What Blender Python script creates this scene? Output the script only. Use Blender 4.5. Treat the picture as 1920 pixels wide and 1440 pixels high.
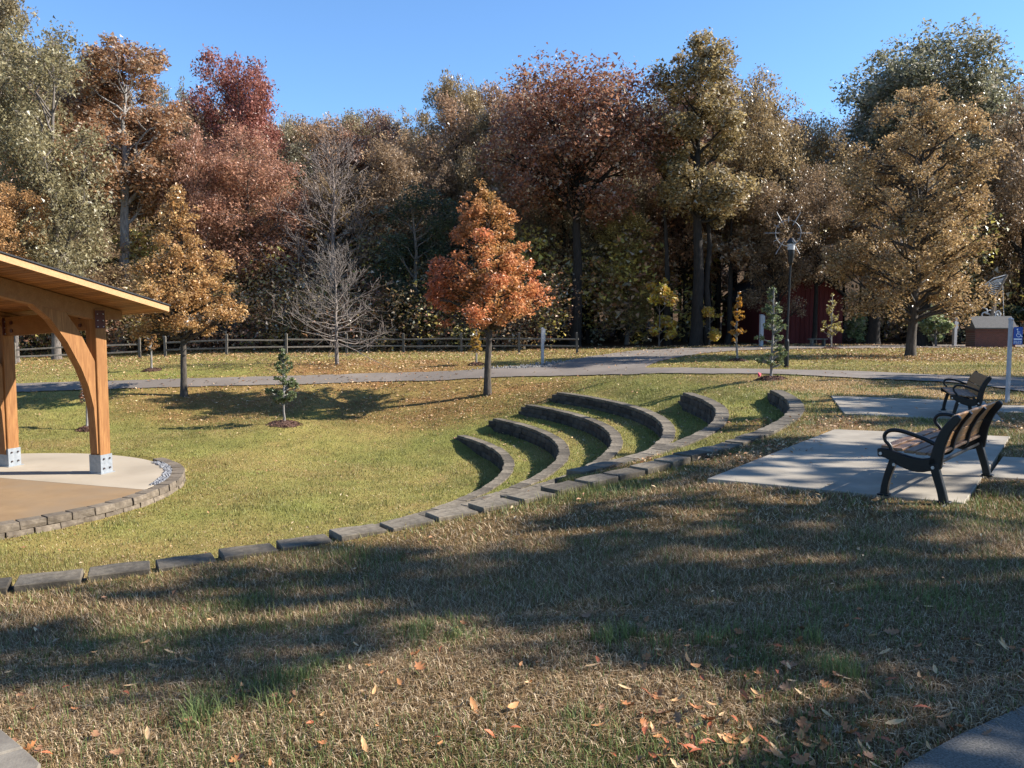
import bpy, math, random
import numpy as np
from math import radians, pi, sin, cos, atan2, hypot, sqrt
from mathutils import Vector, Matrix

for o in list(bpy.data.objects):
    bpy.data.objects.remove(o)
sc = bpy.context.scene
COL = sc.collection
RNG = np.random.default_rng(7)
random.seed(7)

# ------------------------------------------------------------------ camera
FPX, HOR, EYE = 1560.0, 600.0, 1.6
PITCH = math.atan((720 - HOR) / FPX)
cam_d = bpy.data.cameras.new('camera')
cam_d.sensor_width = 36.0
cam_d.lens = 36.0 * FPX / 1920.0
cam_d.clip_start = 0.05
cam_d.clip_end = 2000.0
cam = bpy.data.objects.new('camera', cam_d)
COL.objects.link(cam)
cam.location = (0, 0, EYE)
cam.rotation_euler = (pi / 2 - PITCH, 0, 0)
sc.camera = cam

# ------------------------------------------------------------------ sky, sun
SUN_EL, SUN_AZ = radians(33.0), radians(2.0)          # azimuth measured from +X towards +Y
sdir = Vector((cos(SUN_EL) * cos(SUN_AZ), cos(SUN_EL) * sin(SUN_AZ), sin(SUN_EL)))
w = bpy.data.worlds.new('World')
sc.world = w
w.use_nodes = True
nt = w.node_tree
nt.nodes.clear()
sky = nt.nodes.new('ShaderNodeTexSky')
sky.sky_type = 'NISHITA'
sky.sun_disc = False
sky.sun_elevation = SUN_EL
sky.sun_rotation = pi / 2 - SUN_AZ
sky.air_density = 1.0
sky.dust_density = 0.0
sky.ozone_density = 5.0
sky.altitude = 100
bg = nt.nodes.new('ShaderNodeBackground')
bg.inputs['Strength'].default_value = 0.094
wo = nt.nodes.new('ShaderNodeOutputWorld')
tint = nt.nodes.new('ShaderNodeMixRGB')
tint.blend_type = 'MULTIPLY'; tint.inputs[0].default_value = 1.0
tint.inputs[2].default_value = (0.85, 0.97, 1.06, 1)
nt.links.new(sky.outputs[0], tint.inputs[1])
nt.links.new(tint.outputs[0], bg.inputs['Color'])
nt.links.new(bg.outputs[0], wo.inputs['Surface'])
sun_d = bpy.data.lights.new('sun', 'SUN')
sun_d.energy = 5.0
sun_d.angle = radians(0.53)
sun_d.color = (1.0, 0.955, 0.885)
sun = bpy.data.objects.new('sun', sun_d)
COL.objects.link(sun)
sun.rotation_euler = (-sdir).to_track_quat('-Z', 'Y').to_euler()
sun.location = (30, 3, 30)
sc.view_settings.view_transform = 'Standard'
sc.view_settings.look = 'None'
sc.view_settings.exposure = 1.33
sc.view_settings.gamma = 1.0
sc.view_settings.use_curve_mapping = False
sc.cycles.max_bounces = 6
sc.cycles.diffuse_bounces = 3
sc.cycles.glossy_bounces = 2
sc.cycles.transmission_bounces = 4
sc.cycles.transparent_max_bounces = 4

# ------------------------------------------------------------------ helpers
CP, SP = cos(PITCH), sin(PITCH)
def at_depth(px, py, Y):
    u = (px - 960) / FPX
    v = (720 - py) / FPX
    t = Y / (CP + v * SP)
    return Vector((u * t, Y, EYE + t * (-SP + v * CP)))
def at_height(px, py, z):
    u = (px - 960) / FPX
    v = (720 - py) / FPX
    t = (z - EYE) / (-SP + v * CP)
    return Vector((u * t, t * (CP + v * SP), z))

def tag(o, label=None, cat=None, group=None, kind=None):
    if label: o['label'] = label
    if cat: o['category'] = cat
    if group: o['group'] = group
    if kind: o['kind'] = kind
    return o
def link(name, me, mat=None, parent=None, loc=None, rot=None):
    o = bpy.data.objects.new(name, me)
    COL.objects.link(o)
    if mat is not None and me is not None:
        if len(me.materials) == 0:
            me.materials.append(mat)
        elif me.materials[0] is not mat:
            o.material_slots[0].link = 'OBJECT'
            o.material_slots[0].material = mat
    if parent is not None: o.parent = parent
    if loc is not None: o.location = loc
    if rot is not None: o.rotation_euler = rot
    return o
def empty(name, loc=(0, 0, 0), rz=0.0, label=None, cat=None, group=None, kind=None):
    o = bpy.data.objects.new(name, None)
    COL.objects.link(o)
    o.empty_display_size = 0.2
    o.location = loc
    o.rotation_euler = (0, 0, rz)
    return tag(o, label, cat, group, kind)

def np_mesh(name, V, F, attrs=None, smooth=False, mats=None):
    """V (n,3); F (m,k) with k 3 or 4, attrs: name -> (n,4) point colours"""
    me = bpy.data.meshes.new(name)
    V = np.asarray(V, np.float32); F = np.asarray(F, np.int32)
    m, k = F.shape
    me.vertices.add(len(V)); me.vertices.foreach_set('co', V.ravel())
    me.loops.add(m * k); me.loops.foreach_set('vertex_index', F.ravel())
    me.polygons.add(m)
    me.polygons.foreach_set('loop_start', np.arange(0, m * k, k, dtype=np.int32))
    me.polygons.foreach_set('use_smooth', np.full(m, smooth, bool))
    if attrs:
        for n, a in attrs.items():
            at = me.attributes.new(n, 'FLOAT_COLOR', 'POINT')
            at.data.foreach_set('color', np.asarray(a, np.float32).ravel())
    me.update(calc_edges=True)
    return me

class MB:
    def __init__(s): s.v = []; s.f = []
    def add(s, vs, fs):
        b = len(s.v)
        s.v += [tuple(x) for x in vs]
        s.f += [tuple(b + i for i in f) for f in fs]
        return s
    def box(s, lo, hi, M=None):
        (a, b, c), (d, e, f) = lo, hi
        vs = [(a,b,c),(d,b,c),(d,e,c),(a,e,c),(a,b,f),(d,b,f),(d,e,f),(a,e,f)]
        if M is not None: vs = [tuple(M @ Vector(v)) for v in vs]
        return s.add(vs, [(3,2,1,0),(4,5,6,7),(0,1,5,4),(1,2,6,5),(2,3,7,6),(3,0,4,7)])
    def prism(s, poly, z0, z1):
        n = len(poly)
        vs = [(p[0], p[1], z0) for p in poly] + [(p[0], p[1], z1) for p in poly]
        fs = [tuple(range(n - 1, -1, -1)), tuple(range(n, 2 * n))]
        fs += [(i, (i + 1) % n, n + (i + 1) % n, n + i) for i in range(n)]
        return s.add(vs, fs)
    def bar(s, p, q, wd, ht, up=(0, 0, 1)):
        p = Vector(p); q = Vector(q); d = (q - p)
        L = d.length; d.normalize()
        u = Vector(up); r = d.cross(u)
        if r.length < 1e-4: r = d.cross(Vector((1, 0, 0)))
        r.normalize(); u = r.cross(d)
        vs = []
        for c in (p, q):
            for a, b in ((-1,-1),(1,-1),(1,1),(-1,1)):
                vs.append(c + r * (a * wd / 2) + u * (b * ht / 2))
        return s.add(vs, [(3,2,1,0),(4,5,6,7),(0,1,5,4),(1,2,6,5),(2,3,7,6),(3,0,4,7)])
    def tube(s, pts, rad, n=8, cap=True):
        pts = [Vector(p) for p in pts]
        if not hasattr(rad, '__len__'): rad = [rad] * len(pts)
        vs = []; fs = []
        prev = None
        for i, p in enumerate(pts):
            d = (pts[min(i + 1, len(pts) - 1)] - pts[max(i - 1, 0)]).normalized()
            if prev is None:
                r = d.cross(Vector((0.31, 0.87, 0.2)))
                if r.length < 1e-3: r = d.cross(Vector((1, 0, 0)))
            else:
                r = prev - d * prev.dot(d)
            r.normalize(); prev = r
            u = d.cross(r)
            for k in range(n):
                a = 2 * pi * k / n
                vs.append(p + (r * cos(a) + u * sin(a)) * rad[i])
        for i in range(len(pts) - 1):
            for k in range(n):
                k2 = (k + 1) % n
                fs.append((i*n + k, i*n + k2, (i+1)*n + k2, (i+1)*n + k))
        if cap:
            fs.append(tuple(range(n - 1, -1, -1)))
            fs.append(tuple((len(pts) - 1) * n + k for k in range(n)))
        return s.add(vs, fs)
    def ribbon(s, path, widths, x0, x1):
        """flat bar swept in the local (y,z) plane, thickness x0..x1"""
        n = len(path)
        if not hasattr(widths, '__len__'): widths = [widths] * n
        P = [Vector((a, b)) for a, b in path]
        vs = []; fs = []
        for i, p in enumerate(P):
            d = (P[min(i + 1, n - 1)] - P[max(i - 1, 0)]).normalized()
            m = Vector((-d.y, d.x)) * widths[i] / 2
            a = p + m; b = p - m
            vs += [(x0, a.x, a.y), (x1, a.x, a.y), (x1, b.x, b.y), (x0, b.x, b.y)]
        for i in range(n - 1):
            o = 4 * i
            for k in range(4):
                k2 = (k + 1) % 4
                fs.append((o + k, o + k2, o + 4 + k2, o + 4 + k))
        fs.append((3, 2, 1, 0)); o = 4 * (n - 1)
        fs.append((o, o + 1, o + 2, o + 3))
        return s.add(vs, fs)
    def mesh(s, name, bevel=0.0, smooth=False):
        me = bpy.data.meshes.new(name)
        me.from_pydata(s.v, [], s.f)
        me.update()
        if bevel > 0:
            import bmesh
            bm = bmesh.new(); bm.from_mesh(me)
            bmesh.ops.recalc_face_normals(bm, faces=bm.faces)
            bmesh.ops.bevel(bm, geom=list(bm.edges), offset=bevel, segments=1, affect='EDGES', profile=0.7)
            bm.to_mesh(me); bm.free()
        else:
            import bmesh
            bm = bmesh.new(); bm.from_mesh(me)
            bmesh.ops.recalc_face_normals(bm, faces=bm.faces)
            bm.to_mesh(me); bm.free()
        if smooth:
            for p in me.polygons: p.use_smooth = True
        return me
    def build(s, name, mat, parent=None, bevel=0.0, smooth=False, loc=None, rot=None):
        return link(name, s.mesh(name, bevel, smooth), mat, parent, loc, rot)

# numpy value noise -------------------------------------------------
def _hash(ix, iy, seed):
    h = (ix.astype(np.int64) * 374761393 + iy.astype(np.int64) * 668265263 + seed * 1442695041) & 0xFFFFFFFF
    h = ((h ^ (h >> 13)) * 1274126177) & 0xFFFFFFFF
    h = h ^ (h >> 16)
    return (h & 0xFFFFFF) / float(0xFFFFFF)
def vnoise(x, y, seed=0):
    x = np.asarray(x, float); y = np.asarray(y, float)
    ix = np.floor(x); iy = np.floor(y)
    fx = x - ix; fy = y - iy
    fx = fx * fx * (3 - 2 * fx); fy = fy * fy * (3 - 2 * fy)
    a = _hash(ix, iy, seed); b = _hash(ix + 1, iy, seed)
    c = _hash(ix, iy + 1, seed); d = _hash(ix + 1, iy + 1, seed)
    return (a * (1 - fx) + b * fx) * (1 - fy) + (c * (1 - fx) + d * fx) * fy
def fbm(x, y, seed=0, oct=4):
    s = 0; a = 0.5; t = 0
    x = np.asarray(x, float); y = np.asarray(y, float)
    for i in range(oct):
        s = s + a * vnoise(x, y, seed + i * 17); t += a
        x = x * 2.03 + 5.1; y = y * 2.03 + 1.7; a *= 0.5
    return s / t
def sm(x, a, b):
    t = np.clip((np.asarray(x, float) - a) / (b - a), 0, 1)
    return t * t * (3 - 2 * t)

# ------------------------------------------------------------------ materials
def new_mat(name):
    m = bpy.data.materials.new(name)
    m.use_nodes = True
    n = m.node_tree.nodes; l = m.node_tree.links
    b = n['Principled BSDF']
    return m, n, l, b
def ramp(n, stops):
    r = n.new('ShaderNodeValToRGB')
    while len(r.color_ramp.elements) > 1: r.color_ramp.elements.remove(r.color_ramp.elements[-1])
    r.color_ramp.elements[0].position = stops[0][0]
    r.color_ramp.elements[0].color = (*stops[0][1], 1)
    for p, c in stops[1:]:
        e = r.color_ramp.elements.new(p); e.color = (*c, 1)
    return r
def noise_mat(name, c1, c2, scale=8.0, rough=0.8, bump=0.2, detail=8.0, stretch=(1,1,1), spec=0.3, metallic=0.0,
              c3=None, scale2=1.0, space='Object', bscale=None, obj_var=0.0, bdist=0.02):
    m, n, l, b = new_mat(name)
    tc = n.new('ShaderNodeTexCoord'); mp = n.new('ShaderNodeMapping')
    mp.inputs['Scale'].default_value = stretch
    if space == 'World':
        g = n.new('ShaderNodeNewGeometry'); l.new(g.outputs['Position'], mp.inputs['Vector'])
    else:
        l.new(tc.outputs['Object'], mp.inputs['Vector'])
    nz = n.new('ShaderNodeTexNoise'); nz.inputs['Scale'].default_value = scale; nz.inputs['Detail'].default_value = detail
    nz.inputs['Roughness'].default_value = 0.65
    l.new(mp.outputs[0], nz.inputs['Vector'])
    r = ramp(n, [(0.32, c1), (0.68, c2)])
    l.new(nz.outputs['Fac'], r.inputs[0])
    col = r.outputs[0]
    if c3 is not None:
        n2 = n.new('ShaderNodeTexNoise'); n2.inputs['Scale'].default_value = scale2; n2.inputs['Detail'].default_value = 5
        l.new(mp.outputs[0], n2.inputs['Vector'])
        r2 = ramp(n, [(0.45, (0, 0, 0)), (0.68, (1, 1, 1))]); l.new(n2.outputs['Fac'], r2.inputs[0])
        mx = n.new('ShaderNodeMixRGB'); l.new(r2.outputs[0], mx.inputs[0]); l.new(col, mx.inputs[1]); mx.inputs[2].default_value = (*c3, 1)
        col = mx.outputs[0]
    if obj_var > 0:
        oi = n.new('ShaderNodeObjectInfo'); hs = n.new('ShaderNodeHueSaturation')
        mr = n.new('ShaderNodeMapRange'); mr.inputs['To Min'].default_value = 1 - obj_var; mr.inputs['To Max'].default_value = 1 + obj_var
        l.new(oi.outputs['Random'], mr.inputs['Value']); l.new(mr.outputs[0], hs.inputs['Value']); l.new(col, hs.inputs['Color'])
        col = hs.outputs[0]
    l.new(col, b.inputs['Base Color'])
    b.inputs['Roughness'].default_value = rough
    b.inputs['Metallic'].default_value = metallic
    b.inputs['Specular IOR Level'].default_value = spec
    if bump > 0:
        bn = n.new('ShaderNodeBump'); bn.inputs['Strength'].default_value = bump; bn.inputs['Distance'].default_value = bdist
        src = nz
        if bscale:
            src = n.new('ShaderNodeTexNoise'); src.inputs['Scale'].default_value = bscale; src.inputs['Detail'].default_value = 6
            l.new(mp.outputs[0], src.inputs['Vector'])
        l.new(src.outputs['Fac'], bn.inputs['Height']); l.new(bn.outputs[0], b.inputs['Normal'])
    return m

def attr_leaf_mat(name, transl=0.25, rough=0.6, spec=0.25, attr='Col', tinted=False):
    m, n, l, b = new_mat(name)
    a = n.new('ShaderNodeAttribute'); a.attribute_name = attr
    l.new(a.outputs['Color'], b.inputs['Base Color'])
    b.inputs['Roughness'].default_value = rough; b.inputs['Specular IOR Level'].default_value = spec
    src = a.outputs['Color']
    if tinted:
        oi = n.new('ShaderNodeObjectInfo'); mu = n.new('ShaderNodeMixRGB'); mu.blend_type = 'MULTIPLY'; mu.inputs[0].default_value = 1
        l.new(src, mu.inputs[1]); l.new(oi.outputs['Color'], mu.inputs[2]); src = mu.outputs[0]; l.new(src, b.inputs['Base Color'])
    tr = n.new('ShaderNodeBsdfTranslucent'); l.new(src, tr.inputs['Color'])
    mx = n.new('ShaderNodeMixShader'); mx.inputs[0].default_value = transl
    l.new(b.outputs[0], mx.inputs[1]); l.new(tr.outputs[0], mx.inputs[2])
    l.new(mx.outputs[0], n['Material Output'].inputs['Surface'])
    return m

M = {}
M['foliage'] = attr_leaf_mat('foliage', 0.40, 0.38, 0.5, tinted=True)
M['grass'] = attr_leaf_mat('grass_blades', 0.25, 0.6, 0.3)
M['litter'] = attr_leaf_mat('leaf_litter', 0.12, 0.6, 0.3)
M['bark'] = noise_mat('bark', (0.06, 0.05, 0.042), (0.20, 0.17, 0.145), 14, 0.95, 0.8, stretch=(1, 1, 0.22), bdist=0.04, space='World')
M['bark_near'] = noise_mat('young_bark', (0.028, 0.023, 0.018), (0.10, 0.082, 0.066), 14, 0.95, 0.8, stretch=(1, 1, 0.22), bdist=0.04, space='World')
M['bark_pale'] = noise_mat('pale_bark', (0.10, 0.09, 0.08), (0.30, 0.275, 0.25), 9, 0.9, 0.6, stretch=(1, 1, 0.3), bdist=0.03, space='World')
M['bark_dark'] = noise_mat('dark_bark', (0.012, 0.010, 0.008), (0.04, 0.032, 0.026), 12, 0.95, 0.8, stretch=(1, 1, 0.2), bdist=0.05, space='World')
M['asphalt'] = noise_mat('asphalt', (0.125, 0.102, 0.083), (0.175, 0.145, 0.118), 60, 0.9, 0.4, space='World', c3=(0.195, 0.16, 0.13), scale2=0.6, bdist=0.01)
M['asphalt_dark'] = noise_mat('dark_asphalt', (0.06, 0.054, 0.046), (0.21, 0.19, 0.16), 110, 0.85, 1.0, detail=3, space='World', bdist=0.012)
M['concrete'] = noise_mat('concrete', (0.25, 0.212, 0.162), (0.335, 0.288, 0.222), 3.5, 0.85, 0.12, space='World', c3=(0.20, 0.17, 0.13), scale2=0.9, bscale=70, bdist=0.004)
M['concrete_walk'] = noise_mat('worn_concrete', (0.12, 0.10, 0.078), (0.21, 0.18, 0.14), 9, 0.9, 0.3, space='World', c3=(0.09, 0.075, 0.06), scale2=2.0, bscale=90, bdist=0.006)
M['stage_light'] = noise_mat('stage_concrete', (0.33, 0.272, 0.20), (0.40, 0.335, 0.25), 1.6, 0.85, 0.1, space='World', c3=(0.29, 0.24, 0.175), scale2=0.8, bscale=60, bdist=0.004)
M['stage_tan'] = noise_mat('stage_tan_concrete', (0.20, 0.125, 0.062), (0.265, 0.172, 0.088), 1.3, 0.9, 0.1, space='World', c3=(0.21, 0.145, 0.085), scale2=0.7, bscale=60, bdist=0.004)
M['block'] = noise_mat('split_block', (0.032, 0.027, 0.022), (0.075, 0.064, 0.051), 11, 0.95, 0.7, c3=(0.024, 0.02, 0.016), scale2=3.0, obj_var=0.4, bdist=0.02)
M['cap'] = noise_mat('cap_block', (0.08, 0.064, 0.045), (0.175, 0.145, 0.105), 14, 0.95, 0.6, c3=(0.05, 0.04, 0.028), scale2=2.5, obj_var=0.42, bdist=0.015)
M['stage_cap'] = noise_mat('stage_cap_block', (0.10, 0.078, 0.056), (0.20, 0.16, 0.115), 12, 0.95, 0.6, c3=(0.07, 0.053, 0.038), scale2=2.5, obj_var=0.22, bdist=0.015)
M['glulam'] = noise_mat('glulam', (0.17, 0.065, 0.019), (0.34, 0.165, 0.055), 5, 0.6, 0.15, stretch=(6, 6, 0.5), c3=(0.20, 0.085, 0.026), scale2=1.2, bdist=0.006)
M['glulam_h'] = noise_mat('glulam_beam', (0.19, 0.085, 0.03), (0.28, 0.135, 0.05), 5, 0.6, 0.15, stretch=(0.5, 6, 6), c3=(0.21, 0.09, 0.03), scale2=1.2, bdist=0.006)
M['fascia'] = noise_mat('fascia_board', (0.36, 0.195, 0.085), (0.45, 0.265, 0.125), 4, 0.6, 0.1, stretch=(0.5, 5, 5), bdist=0.004)
M['plank'] = noise_mat('ceiling_plank', (0.19, 0.078, 0.027), (0.29, 0.13, 0.046), 4, 0.6, 0.15, stretch=(0.6, 9, 5), obj_var=0.32, bdist=0.004)
M['shingle'] = noise_mat('shingle', (0.02, 0.021, 0.024), (0.045, 0.045, 0.05), 30, 0.9, 0.4)
M['galv'] = noise_mat('galvanised_steel', (0.22, 0.24, 0.255), (0.33, 0.35, 0.365), 12, 0.45, 0.05, metallic=0.35, spec=0.5)
M['plate'] = noise_mat('painted_plate', (0.055, 0.016, 0.014), (0.085, 0.024, 0.02), 20, 0.5, 0.05)
M['bolt'] = noise_mat('bolt_steel', (0.35, 0.35, 0.36), (0.5, 0.5, 0.52), 20, 0.35, 0, metallic=0.7)
M['bolt_dark'] = noise_mat('dark_bolt', (0.04, 0.03, 0.03), (0.07, 0.05, 0.05), 20, 0.5, 0)
M['black'] = noise_mat('black_cast_metal', (0.004, 0.004, 0.0045), (0.008, 0.008, 0.009), 40, 0.42, 0.08, spec=0.3, bdist=0.003)
M['slat'] = noise_mat('bench_slat', (0.15, 0.082, 0.045), (0.255, 0.15, 0.085), 6, 0.5, 0.15, stretch=(0.8, 10, 10), obj_var=0.15, bdist=0.003)
M['slat_sunlit'] = noise_mat('bench_slat_sunlit', (0.26, 0.125, 0.045), (0.38, 0.20, 0.085), 6, 0.5, 0.15, stretch=(0.8, 10, 10), obj_var=0.15, bdist=0.003)  # same slat wood, painted more orange as the sunlit glow of the back
M['white'] = noise_mat('white_paint', (0.30, 0.295, 0.30), (0.42, 0.415, 0.42), 6, 0.6, 0.05)
M['sign_white'] = noise_mat('sign_white', (0.72, 0.72, 0.74), (0.8, 0.8, 0.82), 6, 0.4, 0)
M['sign_blue'] = noise_mat('sign_blue', (0.012, 0.06, 0.27), (0.016, 0.075, 0.32), 6, 0.4, 0)
M['fence'] = noise_mat('weathered_fence', (0.075, 0.064, 0.052), (0.175, 0.152, 0.122), 10, 0.9, 0.5, stretch=(1, 1, 1), obj_var=0.2, bdist=0.01)
M['mulch'] = noise_mat('mulch', (0.035, 0.017, 0.011), (0.12, 0.062, 0.042), 26, 0.95, 1.0, space='World', bdist=0.04)
M['mulch_chip'] = attr_leaf_mat('mulch_chips', 0.0, 0.9, 0.2)
M['gravel'] = noise_mat('gravel', (0.12, 0.12, 0.125), (0.34, 0.34, 0.35), 25, 0.9, 0.4, obj_var=0.2)
M['barn'] = noise_mat('barn_red', (0.085, 0.016, 0.015), (0.12, 0.022, 0.02), 3, 0.8, 0.15, stretch=(6, 6, 0.4))
M['roof_dark'] = noise_mat('dark_roof', (0.03, 0.03, 0.033), (0.06, 0.058, 0.06), 12, 0.8, 0.2)
M['roof_grey'] = noise_mat('grey_roof', (0.09, 0.083, 0.075), (0.135, 0.125, 0.112), 12, 0.85, 0.3)
M['rope'] = noise_mat('white_rope', (0.55, 0.54, 0.52), (0.72, 0.71, 0.68), 14, 0.8, 0.1)
M['mast'] = noise_mat('mast_wood', (0.20, 0.15, 0.11), (0.32, 0.25, 0.18), 8, 0.8, 0.2)
M['pink'] = noise_mat('pink_flag', (0.75, 0.06, 0.10), (0.85, 0.09, 0.14), 6, 0.5, 0)
M['lamp_glass'] = noise_mat('frosted_lamp_glass', (0.42, 0.42, 0.42), (0.5, 0.5, 0.5), 4, 0.35, 0)
M['wire'] = noise_mat('pale_wire', (0.22, 0.22, 0.225), (0.32, 0.32, 0.325), 8, 0.4, 0)
M['pebble'] = noise_mat('edge_gravel', (0.13, 0.12, 0.11), (0.25, 0.235, 0.22), 12, 0.9, 0.2)
def brick_mat():
    m, n, l, b = new_mat('brick')
    tc = n.new('ShaderNodeTexCoord'); mp = n.new('ShaderNodeMapping'); mp.inputs['Rotation'].default_value = (pi/2, 0, 0)
    l.new(tc.outputs['Object'], mp.inputs['Vector'])
    t = n.new('ShaderNodeTexBrick'); t.inputs['Scale'].default_value = 4.5
    t.inputs['Color1'].default_value = (0.15, 0.045, 0.03, 1); t.inputs['Color2'].default_value = (0.10, 0.032, 0.024, 1); t.inputs['Mortar'].default_value = (0.16, 0.13, 0.11, 1)
    t.inputs['Mortar Size'].default_value = 0.015
    l.new(mp.outputs[0], t.inputs['Vector']); l.new(t.outputs['Color'], b.inputs['Base Color']); b.inputs['Roughness'].default_value = 0.9
    return m
M['brick'] = brick_mat()

# ------------------------------------------------------------------ terrain
C = np.array([-9.8, 20.5])                                  # centre of the amphitheatre
RW = [9.72, 11.07, 12.30, 13.46, 14.55, 15.93]              # wall mid-line radii
ZW = [-1.97, -1.54, -1.16, -0.80, -0.32, 0.0]               # top of each wall
AMAX = [32.5, 33.0, 32.8, 32.3, 6.0, -5.0]                  # far end angles
AMIN = [-44.0, -44.0, -44.0, -44.0, -44.0, -70.0]
SC = np.array([-12.8, 18.4]); SR = 5.05; ZS = -2.12         # stage
ctrl = []
def cp(px, py, h):
    p = at_height(px, py, EYE - h); ctrl.append((p.x, p.y, p.z))
for a in [(1707,668,1.62),(1858,650,1.62),(1420,650,1.6),(1478,690,1.65),(1445,712,1.70),(1900,728,1.6),(1888,755,1.6),
          (1082,662,1.85),(1100,690,1.95),(1200,712,1.93),(914,740,2.75),(857,824,3.70),(972,765,3.02),(1040,752,2.70),(1150,735,2.3),
          (1285,750,2.18),(533,795,3.35),(345,742,2.8),(165,805,3.5),(700,770,3.3),(430,775,3.3),(500,714,2.4),(60,728,2.6),(900,702,2.2),
          (310,669,2.05),(650,663,1.95),(865,660,1.9),(262,672,2.15),(60,690,2.35),(600,642,1.62),(1200,642,1.6),(1700,640,1.55),(100,646,1.8),
          (1350,735,1.88),(1440,740,1.75),(1600,720,1.65)]:
    cp(*a)
def pol(r, a, z):
    ctrl.append((C[0] + r * cos(radians(a)), C[1] + r * sin(radians(a)), z))
for a, z in [(-72,-.34),(-66,-.26),(-60,-.19),(-50,-.11),(-40,-.06),(-30,-.03),(-20,-.03),(-8,-.04)]:
    pol(16.5, a, z); pol(18.0, a, z * 0.6)
for a in (-72, -60, -50): pol(15.6, a, -.75); pol(13.0, a, -1.5); pol(9.6, a, -2.26)
for a in (-30, 0, 20): pol(8.8, a, -2.40)
for a in (-40, -10, 15, 40): pol(6.0, a, -2.38)
for a in (-90, -120): pol(9, a, -2.2); pol(14, a, -1.6); pol(18, a, -0.9)
for x, y, z in [(0,0,0),(-3,2,-.02),(3,3,0),(8,3,0),(8,8,0),(12,13,0),(20,10,0),(20,25,0),(0,-20,0),(-30,-5,-.4),(30,0,0),(-25,20,-2.0),(-30,35,-1.2),
                (-35,60,-.2),(0,62,0),(40,62,.1),(45,30,.1),(-60,30,-1.2),(60,60,.4),(0,90,1.5),(-50,90,1.5),(50,90,1.5),(7,13,-.02),(4.5,9.5,-.02)]:
    ctrl.append((x, y, z))
ctrl = np.array(ctrl)
def tps_k(r2): return np.where(r2 > 1e-9, 0.5 * r2 * np.log(np.maximum(r2, 1e-9)), 0)
def tps_fit(P, lam=0.6):
    n = len(P)
    d2 = ((P[:, None, :2] - P[None, :, :2]) ** 2).sum(-1)
    A = np.zeros((n + 3, n + 3)); A[:n, :n] = tps_k(d2) + lam * np.eye(n)
    A[:n, n] = 1; A[:n, n + 1:] = P[:, :2]; A[n, :n] = 1; A[n + 1:, :n] = P[:, :2].T
    return np.linalg.solve(A, np.r_[P[:, 2], 0, 0, 0])
TPS = tps_fit(ctrl)
def natural(x, y):
    out = np.empty(x.shape); xf = x.ravel(); yf = y.ravel(); of = out.ravel()
    for i in range(0, len(xf), 20000):
        a = xf[i:i+20000]; b = yf[i:i+20000]
        ac = np.clip(a, -70, 70); bc = np.clip(b, -20, 92)
        d2 = (ac[:, None] - ctrl[None, :, 0]) ** 2 + (bc[:, None] - ctrl[None, :, 1]) ** 2
        of[i:i+20000] = tps_k(d2) @ TPS[:len(ctrl)] + TPS[-3] + TPS[-2] * ac + TPS[-1] * bc
    return of.reshape(x.shape)
PAD1 = [(1.97,8.3),(3.95,7.17),(6.85,11.35),(4.72,12.1)]
PAD1W = [(4.75,8.4),(9.2,7.1),(9.2,8.35),(5.72,9.72)]
PAD2 = [(5.67,14.1),(7.75,13.0),(9.3,16.3),(6.74,17.5)]
PAD2W = [(8.4,14.45),(14,13.4),(14,14.7),(8.95,15.65)]
def in_poly(x, y, poly):
    x = np.asarray(x); y = np.asarray(y); ins = np.zeros(x.shape, bool); n = len(poly)
    for i in range(n):
        x0, y0 = poly[i]; x1, y1 = poly[(i + 1) % n]
        c = ((y0 > y) != (y1 > y)) & (x < (x1 - x0) * (y - y0) / (y1 - y0 + 1e-12) + x0)
        ins ^= c
    return ins
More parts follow.
